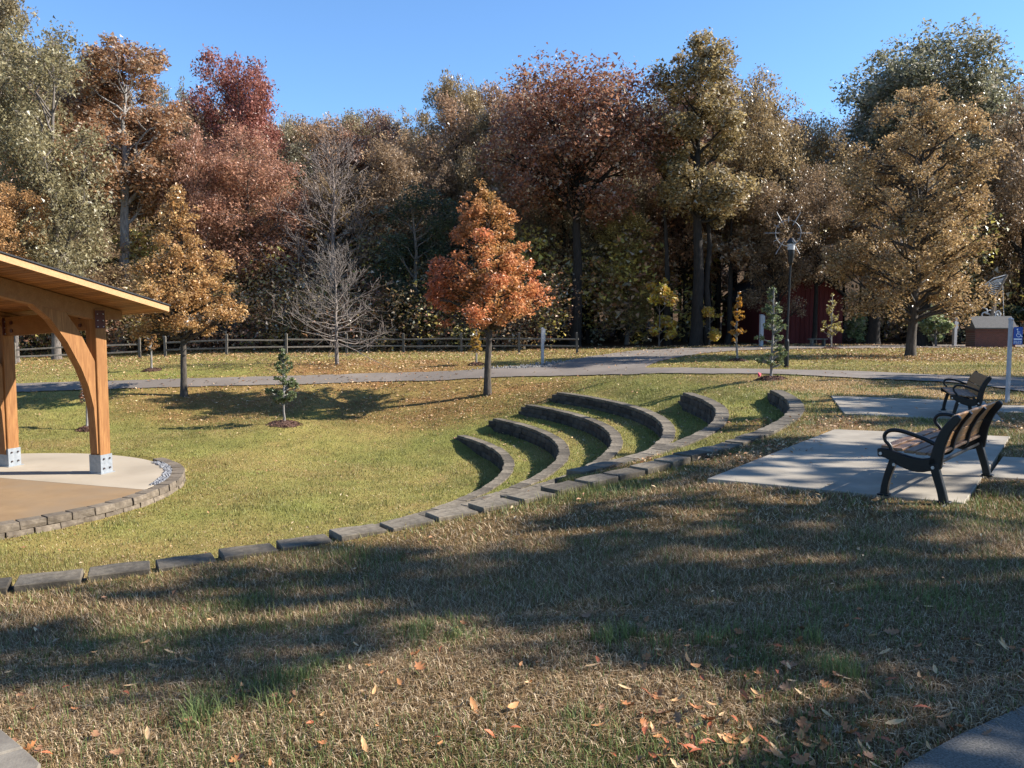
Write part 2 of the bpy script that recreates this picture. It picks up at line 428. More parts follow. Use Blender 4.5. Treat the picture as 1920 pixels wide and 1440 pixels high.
def terrain_z(x, y):
    z = natural(x, y)
    dx = x - C[0]; dy = y - C[1]; r = np.hypot(dx, dy); a = np.degrees(np.arctan2(dy, dx))
    zi = z.copy()
    for i in range(5):
        hi = RW[i + 1]
        amx = AMAX[i]
        if i == 4: amx = -5.0
        if i == 3: amx = 6.0
        wgt = sm(a, -47, -44) * (1 - sm(a, amx - 0.3, amx + 1.2)) * ((r > RW[i]) & (r <= hi))
        if i == 3: wgt = np.maximum(wgt, sm(a, -47, -44) * (1 - sm(a, 31.8, 33.3)) * (1 - sm(r, RW[3] + 0.2, RW[3] + 0.9)) * (r > RW[3]))
        if i == 4: wgt = np.maximum(wgt, sm(a, -47, -44) * (1 - sm(a, 5.6, 7.0)) * (1 - sm(r, RW[4] + 0.2, RW[4] + 0.9)) * (r > RW[4]))
        zt = ZW[i] - 0.035 + 0.03 * sm(r, RW[i] + 0.2, hi - 0.2)
        zi = zi * (1 - wgt) + zt * wgt
    # foot of the first wall
    wf = sm(a, -50, -40) * (1 - sm(a, 20, 33)) * sm(r, 8.0, 9.2) * (r <= RW[0])
    zi = zi * (1 - wf) + (-2.39) * wf
    # stage bed, kept under the slab
    rs = np.hypot(x - SC[0], y - SC[1])
    ws = 1 - sm(rs, SR - 0.1, SR + 0.15)
    zi = zi * (1 - ws) + (ZS - 0.16) * ws
    lawn = (1 - sm(rs, SR + 0.2, SR + 1.6)) * (1 - ws)
    ang = np.degrees(np.arctan2(y - SC[1], x - SC[0]))
    back = sm(ang, 35, 60) * (1 - sm(ang, 170, 178))
    tgt = (ZS - 0.24) * (1 - back) + (ZS - 0.01) * back
    zi = zi * (1 - lawn) + tgt * lawn
    zo = np.interp(a, [-80, -66, -60, -50, -40, -30, -10], [-.40, -.305, -.245, -.13, -.06, -.035, -.03])
    fl = sm(r, 16.1, 17.6) * sm(a, -60, -45) + sm(r, 16.8, 20) * (1 - sm(a, -60, -45)); zo = zo * (1 - fl) + (-.006) * fl + 0.02 * (fbm(x * .5, y * .5, 61) - .5) * fl
    wo_ = ((r > RW[5]) & (y < 24)) * sm(-a, 1.5, 6.0) * (1 - sm(a, -200, -199) * 0) * sm(x, -9, -4.5) * (1 - sm(x, 14, 20)) * (1 - sm(-y, 1, 8))
    zi = zi * (1 - wo_) + zo * wo_
    bx_ = sm(y, 4, 7) * (1 - sm(y, 18.5, 23)) * sm(x, 1.5, 3.0) * (1 - sm(x, 14, 20)) * (r > RW[5] + .15) * sm(r, 16.2, 17.2)
    zi = zi * (1 - bx_) + (-.003) * bx_
    zi = zi + 17 * sm(y, 90, 132) + 6 * sm(y, 132, 190)  # hill added to block the low sky glow behind the wood
    for P in (PAD1, PAD1W, PAD2, PAD2W):
        ins = in_poly(x, y, P)
        zi = np.where(ins, -0.09, zi)
    return zi
def axis(lo, hi, step, lo_end, hi_end, mid=None):
    a = list(np.arange(lo, hi + 1e-6, step))
    s = step; v = a[-1]; up = []
    while v < hi_end:
        s = min(s * 1.18, mid) if (mid and v < mid_until) else s * 1.25
        v += s; up.append(v)
    s = step; v = a[0]; dn = []
    while v > lo_end:
        s *= 1.25; v -= s; dn.append(v)
    return np.array(dn[::-1] + a + up)
mid_until = 62
XS = axis(-15.5, 11, 0.12, -320, 320)
YS = axis(2.0, 31, 0.12, -120, 420, mid=0.45)
XS = np.unique(np.round(np.concatenate([XS, np.arange(-32, -15.5, 0.8), np.arange(11, 34, 0.6)]), 3))
GX, GY = np.meshgrid(XS, YS)
GZ = terrain_z(GX, GY)
def Tz(x, y):
    x = np.asarray(x, float); y = np.asarray(y, float)
    i = np.clip(np.searchsorted(XS, x) - 1, 0, len(XS) - 2); j = np.clip(np.searchsorted(YS, y) - 1, 0, len(YS) - 2)
    fx = (x - XS[i]) / (XS[i + 1] - XS[i]); fy = (y - YS[j]) / (YS[j + 1] - YS[j])
    return (GZ[j, i] * (1 - fx) + GZ[j, i + 1] * fx) * (1 - fy) + (GZ[j + 1, i] * (1 - fx) + GZ[j + 1, i + 1] * fx) * fy
def ground(px, py):
    u = (px - 960) / FPX; v = (720 - py) / FPX
    dz = -SP + v * CP; dy = CP + v * SP
    t = np.arange(2.2, 140, 0.02)
    z = EYE + t * dz
    hit = np.nonzero(z <= Tz(u * t, dy * t))[0]
    k = hit[0] if len(hit) else len(t) - 1
    return Vector((u * t[k], dy * t[k], z[k]))

MAPLE = ground(914, 740); LTREE = ground(345, 742); BARE = ground(632, 684); RTREE = ground(1707, 668)

# trails, as pixel outlines dropped on the terrain
def drop(pts): return [ground(*p) for p in pts]
TRAIL_A = (drop([(-60,722),(45,720),(260,714),(500,707),(700,701),(900,694),(1010,690),(1120,691),(1220,691),(1330,692),(1454,694),(1617,698),(1766,705),(1850,708),(1960,712)]),
           drop([(-60,739),(45,736),(260,729),(500,723),(700,717),(900,710),(1010,707),(1120,704),(1220,702),(1330,702),(1454,703),(1617,711),(1766,718),(1850,726),(1960,743)]))
TRAIL_B = (drop([(985,692),(1060,678),(1120,667),(1180,659),(1250,654.5),(1330,651.5),(1420,650),(1520,649),(1640,648),(1760,647),(1960,646)]),
           drop([(1215,692.5),(1212,688),(1232,680),(1270,671),(1320,663),(1380,658),(1440,656),(1520,654.5),(1640,653.5),(1760,652.5),(1960,651)]))
PATH_BR = [(1.62, 2.2), (1.62, 3.02), (1.98, 3.34), (2.42, 3.62), (3.0, 3.86), (6, 4.6), (6, 2.2)]
PATH_BL = [(-5, 2.0), (-1.62, 2.0), (-1.78, 2.9), (-2.05, 3.28), (-2.4, 3.6), (-5, 4.6)]
p0 = at_height(1700, 1440, 0.0); p1 = at_height(1800, 1385, 0.0); p2 = at_height(1920, 1330, 0.0)
PATH_BR = [(p0.x - .28, 2.0), (p0.x - .12, p0.y - .12), (p0.x, p0.y), (p1.x, p1.y), (p2.x, p2.y), (p2.x + 1.2, p2.y + .5), (p2.x + 4.5, p2.y + 1.2), (p2.x + 4.5, 2.0)]
q0 = at_height(78, 1440, 0.0); q1 = at_height(40, 1405, 0.0); q2 = at_height(0, 1372, 0.0)
PATH_BL = [(-5, 1.9), (q0.x + .3, 1.9), (q0.x, q0.y), (q1.x, q1.y), (q2.x, q2.y), (q2.x - .5, q2.y + .32), (-5, q2.y + 1.4)]
def resample(pts, n):
    P = np.array([(p[0], p[1]) for p in pts]); m = len(P)
    t = np.linspace(0, m - 1, n); out = np.zeros((n, 2))
    for k, tt in enumerate(t):
        i = min(int(tt), m - 2); f = tt - i
        p0_ = P[max(i - 1, 0)]; p1_ = P[i]; p2_ = P[i + 1]; p3_ = P[min(i + 2, m - 1)]
        out[k] = 0.5 * (2*p1_ + (p2_ - p0_)*f + (2*p0_ - 5*p1_ + 4*p2_ - p3_)*f*f + (3*p1_ - p0_ - 3*p2_ + p3_)*f**3)
    return out
TA = (resample(TRAIL_A[0], 160), resample(TRAIL_A[1], 160)); TB = (resample(TRAIL_B[0], 120), resample(TRAIL_B[1], 120))
POLY_A = list(map(tuple, TA[0])) + list(map(tuple, TA[1][::-1]))
POLY_B = list(map(tuple, TB[0])) + list(map(tuple, TB[1][::-1]))

def hard(x, y, grow=0.0):
    """no grass here"""
    h = np.zeros(np.shape(x), bool)
    for P in (PAD1, PAD1W, PAD2, PAD2W, PATH_BR, PATH_BL): h |= in_poly(x, y, P)
    far = (y > 17)
    if far.any():
        h |= far & (in_poly(x, y, POLY_A) | in_poly(x, y, POLY_B))
    rs = np.hypot(x - SC[0], y - SC[1]); h |= rs < SR + 0.05
    dx = x - C[0]; dy = y - C[1]; r = np.hypot(dx, dy); a = np.degrees(np.arctan2(dy, dx))
    for i in range(6):
        h |= (np.abs(r - RW[i]) < 0.17) & (a > AMIN[i]) & (a < AMAX[i])
    return h

# ground colour -------------------------------------------------------
STRAW = np.array([0.41, 0.265, 0.11]); THATCH = np.array([0.20, 0.115, 0.048]); GREEN = np.array([0.12, 0.165, 0.045])
YGREEN = np.array([0.222, 0.220, 0.060]); RUST = np.array([0.27, 0.115, 0.042]); TAN = np.array([0.34, 0.21, 0.105])
LITTER = [(MAPLE.x - 2.2, MAPLE.y - .4, 5.2, .75), (MAPLE.x + 1.0, MAPLE.y - 1.0, 3.4, .8), (LTREE.x + 1.5, LTREE.y - .5, 5.2, .75), (BARE.x + 2, BARE.y - 1, 6.0, .85), (RTREE.x, RTREE.y - 1, 6.5, .55),
          (2.6, 10.6, 1.9, .8), (4.6, 13.0, 1.3, .75), (4.2, 15.2, 1.5, .8), (2.6, 3.9, 1.0, .8), (0.9, 3.2, .8, .5), (8.4, 12.4, 1.5, .7), (RTREE.x + 10, RTREE.y - 3, 6, .6)]
TUFTS = [(*at_height(px, py, .03)[:2], r_) for px, py, r_ in [(560,1225,.24),(1090,1328,.20),(370,1322,.12),(722,1335,.11),(1165,985,.16),(830,1150,.3),(1160,1185,.28),(700,1105,.22),(1330,1205,.25),(480,1290,.1),(960,1370,.1),(1480,1180,.25),(1700,1110,.3),(1600,1260,.2),(240,1240,.15),(900,1300,.08),(1270,1395,.1),(650,1400,.07)]]
TUFTS += [(*at_height(px, py, -2.3)[:2], r_) for px, py, r_ in [(385,905,.75),(170,985,.3),(255,1000,.3),(215,975,.25)]]
def tuft_field(x, y):
    f = np.zeros(np.shape(x))
    for tx, ty, tr_ in TUFTS:
        f = np.maximum(f, np.exp(-((x - tx) ** 2 + (y - ty) ** 2) / tr_ ** 2))
    return f * sm(fbm(x * 8, y * 8, 88, 3), .42, .68)
def zone(x, y):
    dx = x - C[0]; dy = y - C[1]; r = np.hypot(dx, dy); a = np.degrees(np.arctan2(dy, dx))
    inner = 1 - sm(r, 8.5, 16.0)
    n1 = fbm(x * 0.45, y * 0.45, 3); n2 = fbm(x * 1.7, y * 1.7, 9)
    bowl = 1 - sm(r, 15.8, 16.6)
    nearleft = sm(-a, 35, 65) * sm(r, 4, 9)
    far = sm(y, 20, 30) * (1 - bowl)
    g_bowl = 0.78 - 0.45 * nearleft + 0.9 * (n1 - .5) + .4 * (n2 - .5)
    g_near = 0.06 + 1.3 * np.clip(n1 - 0.52, 0, 1) + 1.1 * np.clip(n2 - 0.58, 0, 1)
    g_far = 0.62 + 0.5 * (n1 - .5)
    g = g_near * (1 - bowl) * (1 - far) + g_bowl * bowl + g_far * far
    g = np.maximum(g, np.where(np.asarray(y) < 20, tuft_field(x, y) * .62, 0))
    lit = np.zeros(np.shape(x))
    for lx, ly, lr, la in LITTER:
        d = np.hypot((x - lx), (y - ly) * 1.25)
        lit = np.maximum(lit, la * (1 - sm(d, lr * 0.45, lr)) * (0.55 + 0.9 * (fbm(x * 1.1, y * 1.1, 21) - .2)))
    lit = np.clip(lit + 0.25 * sm(y, 28, 46) * n2, 0, 0.95)
    wood = sm(y, 49, 56)
    return np.clip(g, 0, 1), np.clip(lit, 0, 1), bowl, far, wood
def ground_col(x, y):
    g, lit, bowl, far, wood = zone(x, y)
    n = fbm(x * 3.1, y * 3.1, 31)[..., None]
    dry = STRAW * (0.45 + 0.5 * n) + THATCH * (0.5 - 0.3 * n)
    gr = (YGREEN * np.maximum(bowl, far)[..., None] + (GREEN * 0.7 + THATCH * 0.3) * (1 - np.maximum(bowl, far)[..., None])) * (0.75 + 0.5 * n)
    c = dry * (1 - g[..., None]) + gr * g[..., None]
    c = c * (0.78 + 0.44 * fbm(x * .9 + 7, y * .9, 55))[..., None]
    c = c * (1 - lit[..., None]) + (RUST * 0.6 + TAN * 0.4) * (0.55 + 0.7 * n) * lit[..., None]
    wd = np.array([0.085, 0.055, 0.032]) * (0.6 + 0.8 * n)
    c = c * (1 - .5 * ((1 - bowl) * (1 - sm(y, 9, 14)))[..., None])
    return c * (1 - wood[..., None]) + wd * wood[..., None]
def ground_mat():
    m, n, l, b = new_mat('ground_turf')
    a = n.new('ShaderNodeAttribute'); a.attribute_name = 'Col'
    g = n.new('ShaderNodeNewGeometry')
    nz = n.new('ShaderNodeTexNoise'); nz.inputs['Scale'].default_value = 38; nz.inputs['Detail'].default_value = 6; nz.inputs['Roughness'].default_value = 0.75
    l.new(g.outputs['Position'], nz.inputs['Vector'])
    r = ramp(n, [(0.3, (0.35, 0.33, 0.3)), (0.62, (1.15, 1.12, 1.05))]); l.new(nz.outputs['Fac'], r.inputs[0])
    mx = n.new('ShaderNodeMixRGB'); mx.blend_type = 'MULTIPLY'; mx.inputs[0].default_value = 1
    l.new(a.outputs['Color'], mx.inputs[1]); l.new(r.outputs[0], mx.inputs[2]); l.new(mx.outputs[0], b.inputs['Base Color'])
    b.inputs['Roughness'].default_value = 0.95; b.inputs['Specular IOR Level'].default_value = 0.1
    bn = n.new('ShaderNodeBump'); bn.inputs['Strength'].default_value = 0.9; bn.inputs['Distance'].default_value = 0.04
    l.new(nz.outputs['Fac'], bn.inputs['Height']); l.new(bn.outputs[0], b.inputs['Normal'])
    return m
nx, ny = len(XS), len(YS)
V = np.stack([GX.ravel(), GY.ravel(), GZ.ravel()], 1)
idx = np.arange(nx * ny).reshape(ny, nx)
F = np.stack([idx[:-1, :-1].ravel(), idx[:-1, 1:].ravel(), idx[1:, 1:].ravel(), idx[1:, :-1].ravel()], 1)
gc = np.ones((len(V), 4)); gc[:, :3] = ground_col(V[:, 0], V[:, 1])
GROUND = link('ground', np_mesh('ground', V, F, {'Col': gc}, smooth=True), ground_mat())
tag(GROUND, kind='structure')

# trails
def strip(name, L, R, mat, dz=0.02, nacross=6, kind='structure'):
    n = len(L); t = np.linspace(0, 1, nacross)
    P = L[:, None, :] * (1 - t)[None, :, None] + R[:, None, :] * t[None, :, None]
    x = P[..., 0].ravel(); y = P[..., 1].ravel(); z = Tz(x, y) + dz
    i = np.arange(n * nacross).reshape(n, nacross)
    F = np.stack([i[:-1, :-1].ravel(), i[1:, :-1].ravel(), i[1:, 1:].ravel(), i[:-1, 1:].ravel()], 1)
    me = np_mesh(name, np.stack([x, y, z], 1), F, smooth=True)
    return tag(link(name, me, mat), kind=kind)
def wob(P, seed, amp=0.06):
    s = np.arange(len(P)) * 0.9
    return P + np.stack([vnoise(s, s * 0 + 3, seed) - .5, vnoise(s, s * 0 + 9, seed) - .5], 1) * amp * 2
strip('trail', wob(TA[0], 1), wob(TA[1], 2), M['asphalt'], 0.035)
strip('trail_branch', wob(TB[0], 3), wob(TB[1], 4), M['asphalt'], 0.029)
def slab(name, poly, z1, thick, mat, nsub=1):
    return tag(MB().prism(poly, z1 - thick, z1).build(name, mat), kind='structure')
# foreground paths
slab('asphalt_path', PATH_BR, 0.018, 0.1, M['asphalt_dark'])
def clip_poly(poly, p, q, side, gap):
    d = Vector((q[0] - p[0], q[1] - p[1])).normalized(); n = Vector((-d.y, d.x)) * side; out = []
    val = [(Vector(v) - Vector(p)).dot(n) - gap for v in poly]
    for i in range(len(poly)):
        j = (i + 1) % len(poly)
        if val[i] >= 0: out.append(poly[i])
        if val[i] * val[j] < 0:
            t = val[i] / (val[i] - val[j]); out.append((poly[i][0] + (poly[j][0] - poly[i][0]) * t, poly[i][1] + (poly[j][1] - poly[i][1]) * t))
    return out
walk = empty('sidewalk', (0, 0, 0), kind='structure')
j0 = at_height(0, 1413, 0.02); j1 = at_height(60, 1396, 0.02)
for sd in (-1, 1):
    MB().prism(clip_poly(PATH_BL, (j0.x, j0.y), (j1.x, j1.y), sd, .005), -.08, .02).build('concrete_panel', M['concrete_walk'], walk, bevel=.008)
# bench pads: concrete panels with joints ------------------------------------
def lerp2(a, b, t): return (a[0] + (b[0] - a[0]) * t, a[1] + (b[1] - a[1]) * t)
def pad(name, quad, n, walk, nwalk):
    root = empty(name, (0, 0, 0), kind='structure')
    a, b, c, d = quad
    for k in range(n):
        t0 = k / n + (0.0015 if k else 0); t1 = (k + 1) / n - (0.0015 if k < n - 1 else 0)
        P = [lerp2(a, d, t0), lerp2(b, c, t0), lerp2(b, c, t1), lerp2(a, d, t1)]
        MB().prism(P, -0.12, 0.006).build('concrete_panel', M['concrete'], root, bevel=0.006)
    a, b, c, d = walk
    for k in range(nwalk):
        t0 = k / nwalk + 0.0015; t1 = (k + 1) / nwalk - 0.0015
        P = [lerp2(a, b, t0), lerp2(a, b, t1), lerp2(d, c, t1), lerp2(d, c, t0)]
        MB().prism(P, -0.12, 0.003).build('concrete_panel', M['concrete'], root, bevel=0.006)
    return root
pad('concrete_pad', PAD1, 2, [(4.86,8.41),(9.2,7.1),(9.2,8.35),(5.76,9.68)], 3)
pad('concrete_pad', PAD2, 2, [(8.47,14.44),(14,13.4),(14,14.7),(9.0,15.60)], 3)

# ------------------------------------------------------------------ terrace walls
def rough_block(name, wd, ht, dp, seed, taper=0.0, rough=0.012):
    """local x tangential, y towards the stage (split face at +y), z up from 0"""
    rnd = random.Random(seed)
    nxs = [-wd/2, -wd/6, wd/6, wd/2]; nzs = [0, ht/2, ht]
    mb = MB(); v = []; f = []
    for z in nzs:
        for x in nxs:
            e = rnd.uniform(-rough, rough)
            v.append((x + rnd.uniform(-.004, .004), dp/2 + e - (0.012 if z in (0, ht) or abs(x) > wd * .4 else 0), z))
    nb = len(v)
    for z in (0, ht):
        v.append((-wd/2 * (1 - taper), -dp/2, z)); v.append((wd/2 * (1 - taper), -dp/2, z))
    for j in range(2):
        for i in range(3):
            f.append((j*4+i, j*4+i+1, (j+1)*4+i+1, (j+1)*4+i))
    a, b, c, d = nb, nb+1, nb+2, nb+3
    f += [(b, a, c, d), (0, 4, 8, c, a), (3, b, d, 11, 7), (8, 9, 10, 11, d, c), (0, a, b, 3, 2, 1)]
    mb.add(v, f)
    return mb.mesh(name, bevel=0.006)
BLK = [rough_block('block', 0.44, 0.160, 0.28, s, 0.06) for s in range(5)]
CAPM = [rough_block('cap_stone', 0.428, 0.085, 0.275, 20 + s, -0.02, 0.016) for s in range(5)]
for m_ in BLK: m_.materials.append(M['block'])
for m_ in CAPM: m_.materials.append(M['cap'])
WLAB = ['lowest curved block terrace wall, bordering the green lawn', 'second curved block terrace wall up from the lawn', 'third curved block terrace wall up from the lawn',
        'fourth curved block terrace wall, with a pale joint mark near its far end', 'fifth curved block terrace wall, short one with its far end mid slope', 'outermost curved block wall whose loose cap stones run to the left edge']
def cap_drop(i, a):
    """the outer wall steps down a little towards its near end"""
    if i == 5: return -0.25 * float(sm(-a, 40, 66))
    return 0.0
rnd = random.Random(5)
for i in range(6):
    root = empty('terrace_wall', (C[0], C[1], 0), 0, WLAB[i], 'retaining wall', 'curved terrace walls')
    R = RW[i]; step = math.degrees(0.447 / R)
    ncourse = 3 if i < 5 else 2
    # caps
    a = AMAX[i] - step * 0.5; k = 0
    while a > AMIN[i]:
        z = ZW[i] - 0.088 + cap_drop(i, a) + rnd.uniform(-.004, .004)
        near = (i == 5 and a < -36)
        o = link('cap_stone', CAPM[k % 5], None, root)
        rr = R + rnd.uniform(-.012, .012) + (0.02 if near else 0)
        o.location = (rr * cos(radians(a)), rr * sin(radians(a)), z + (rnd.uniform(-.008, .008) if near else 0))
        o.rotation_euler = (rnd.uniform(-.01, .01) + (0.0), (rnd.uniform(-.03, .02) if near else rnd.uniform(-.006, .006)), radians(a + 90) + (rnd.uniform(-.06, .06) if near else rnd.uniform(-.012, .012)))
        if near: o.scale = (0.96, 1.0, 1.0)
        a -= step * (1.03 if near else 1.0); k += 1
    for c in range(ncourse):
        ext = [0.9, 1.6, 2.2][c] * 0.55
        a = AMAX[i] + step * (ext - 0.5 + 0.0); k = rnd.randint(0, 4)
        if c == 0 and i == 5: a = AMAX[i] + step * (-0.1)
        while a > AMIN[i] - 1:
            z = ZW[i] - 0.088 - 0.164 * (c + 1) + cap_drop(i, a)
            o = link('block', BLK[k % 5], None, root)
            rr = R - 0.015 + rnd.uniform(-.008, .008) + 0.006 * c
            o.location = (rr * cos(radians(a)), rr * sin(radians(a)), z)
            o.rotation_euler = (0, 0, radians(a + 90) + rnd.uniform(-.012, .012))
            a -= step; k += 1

# ------------------------------------------------------------------ stage
st = empty('stage_floor', (SC[0], SC[1], 0), kind='structure')
def circ_pts(a0, a1, r, n): return [(r * cos(radians(a0 + (a1 - a0) * k / n)), r * sin(radians(a0 + (a1 - a0) * k / n))) for k in range(n + 1)]
b0 = at_height(-30, 893.5, ZS); b1 = at_height(246, 916, ZS)
bd = Vector((b1.x - b0.x, b1.y - b0.y)).normalized(); bn_ = Vector((-bd.y, bd.x)); boff = (Vector((b0.x - SC[0], b0.y - SC[1]))).dot(bn_)
def half(side, r):
    pts = []
    for p in circ_pts(0, 360, r, 96)[:-1]:
        d = Vector(p).dot(bn_) - boff
        pts.append((p, d))
    keep = []
    n = len(pts)
    for k in range(n):
        (p, d), (q, e) = pts[k], pts[(k + 1) % n]
        if d * side > 0.004: keep.append(p)
        if (d - .004 * side) * (e - .004 * side) < 0:
            t = (d - .004 * side) / (d - e); keep.append(lerp2(p, q, t))
    return keep
MB().prism(half(1, SR - 0.34), ZS - 0.14, ZS).build('light_slab', M['stage_light'], st)
MB().prism(half(-1, SR - 0.26), ZS - 0.14, ZS - 0.002).build('tan_slab', M['stage_tan'], st)
sw = empty('stage_border_wall', (SC[0], SC[1], 0), 0, 'low curved border of weathered blocks around the stage floor', 'retaining wall')
STM = [rough_block('border_stone', 0.455, 0.15, 0.30, 50 + s, 0.10, 0.012) for s in range(5)]
for m_ in STM: m_.materials.append(M['stage_cap'])
step = math.degrees(0.47 / SR); k = 0
a = 46.0
while a > -190:
    for c in range(2):
        aa = a - (step / 2 if c else 0)
        o = link('border_stone', STM[(k + 2 * c) % 5], None, sw)
        rr = SR - 0.1 + rnd.uniform(-.015, .015)
        o.location = (rr * cos(radians(aa)), rr * sin(radians(aa)), ZS + 0.03 - 0.15 - 0.152 * c + rnd.uniform(-.006, .006))
        o.rotation_euler = (rnd.uniform(-.02, .02), rnd.uniform(-.02, .02), radians(aa - 90) + rnd.uniform(-.04, .04))
    a -= step; k += 1
# loose gravel in the gap between slab and border
def pebble_pile(name, pts, smin, smax, mat, z_of, parent=None, seed=3):
    r = np.random.default_rng(seed); V = []; F = []
    base = np.array([(1,0,0),(-1,0,0),(0,1,0),(0,-1,0),(0,0,1),(0,0,-1)], float)
    fc = np.array([(0,2,4),(2,1,4),(1,3,4),(3,0,4),(2,0,5),(1,2,5),(3,1,5),(0,3,5)])
    n = len(pts)
    s = r.uniform(smin, smax, (n, 1, 1)) * r.uniform(0.6, 1.2, (n, 1, 3))
    q = base[None] * s + r.normal(0, 0.12, (n, 6, 3)) * s
    ang = r.uniform(0, 2*pi, n); ca, sa = np.cos(ang), np.sin(ang)
    x = q[..., 0] * ca[:, None] - q[..., 1] * sa[:, None]; y = q[..., 0] * sa[:, None] + q[..., 1] * ca[:, None]
    P = np.array(pts)
    V = np.stack([x + P[:, 0:1], y + P[:, 1:2], q[..., 2] + (z_of(P[:, 0], P[:, 1]))[:, None] + s[:, :, 0] * .3], -1).reshape(-1, 3)
    F = (fc[None] + 6 * np.arange(n)[:, None, None]).reshape(-1, 3)
    return link(name, np_mesh(name, V, F), mat, parent)
rr_ = RNG.uniform(SR - 0.44, SR - 0.24, 420); aa_ = np.radians(RNG.uniform(2, 44, 420))
pts = np.stack([SC[0] + rr_ * np.cos(aa_), SC[1] + rr_ * np.sin(aa_)], 1)
tag(pebble_pile('gravel', pts, 0.015, 0.045, M['gravel'], lambda x, y: np.full(x.shape, ZS + 0.0)), 'loose grey gravel spilled inside the corner of the stage border', 'gravel', kind='stuff')
# pale gravel edging of the trail near the white post
gp = []
LE = TA[0]
for k in range(900):
    t = RNG.uniform(0, 1); p = ground(985 + 0, 692)
    i = int(RNG.integers(0, 60)); q = TB[0][i // 2] if i < 24 else TA[0][int(58 + (i - 24) / 3)]
    gp.append((q[0] + RNG.normal(0, .3), q[1] + abs(RNG.normal(0, .22)) ))
    if k > 380: break
tag(pebble_pile('trail_edge_gravel', gp, 0.025, 0.07, M['pebble'], lambda x, y: Tz(x, y) + 0.02), 'pale gravel strewn along the trail edge by the white post', 'gravel', kind='stuff')

# ------------------------------------------------------------------ pavilion
p1 = at_height(190, 886, ZS); p2_ = at_height(22, 873, ZS)
ev = Vector((p2_.x - p1.x, p2_.y - p1.y)); BAY = 3.0; ev.normalize()
nv = Vector((-ev.y, ev.x))
if nv.y > 0: nv = -nv
PV = empty('pavilion', (p1.x, p1.y, 0), 0, 'open timber pavilion with curved braces standing on the stage', 'pavilion')
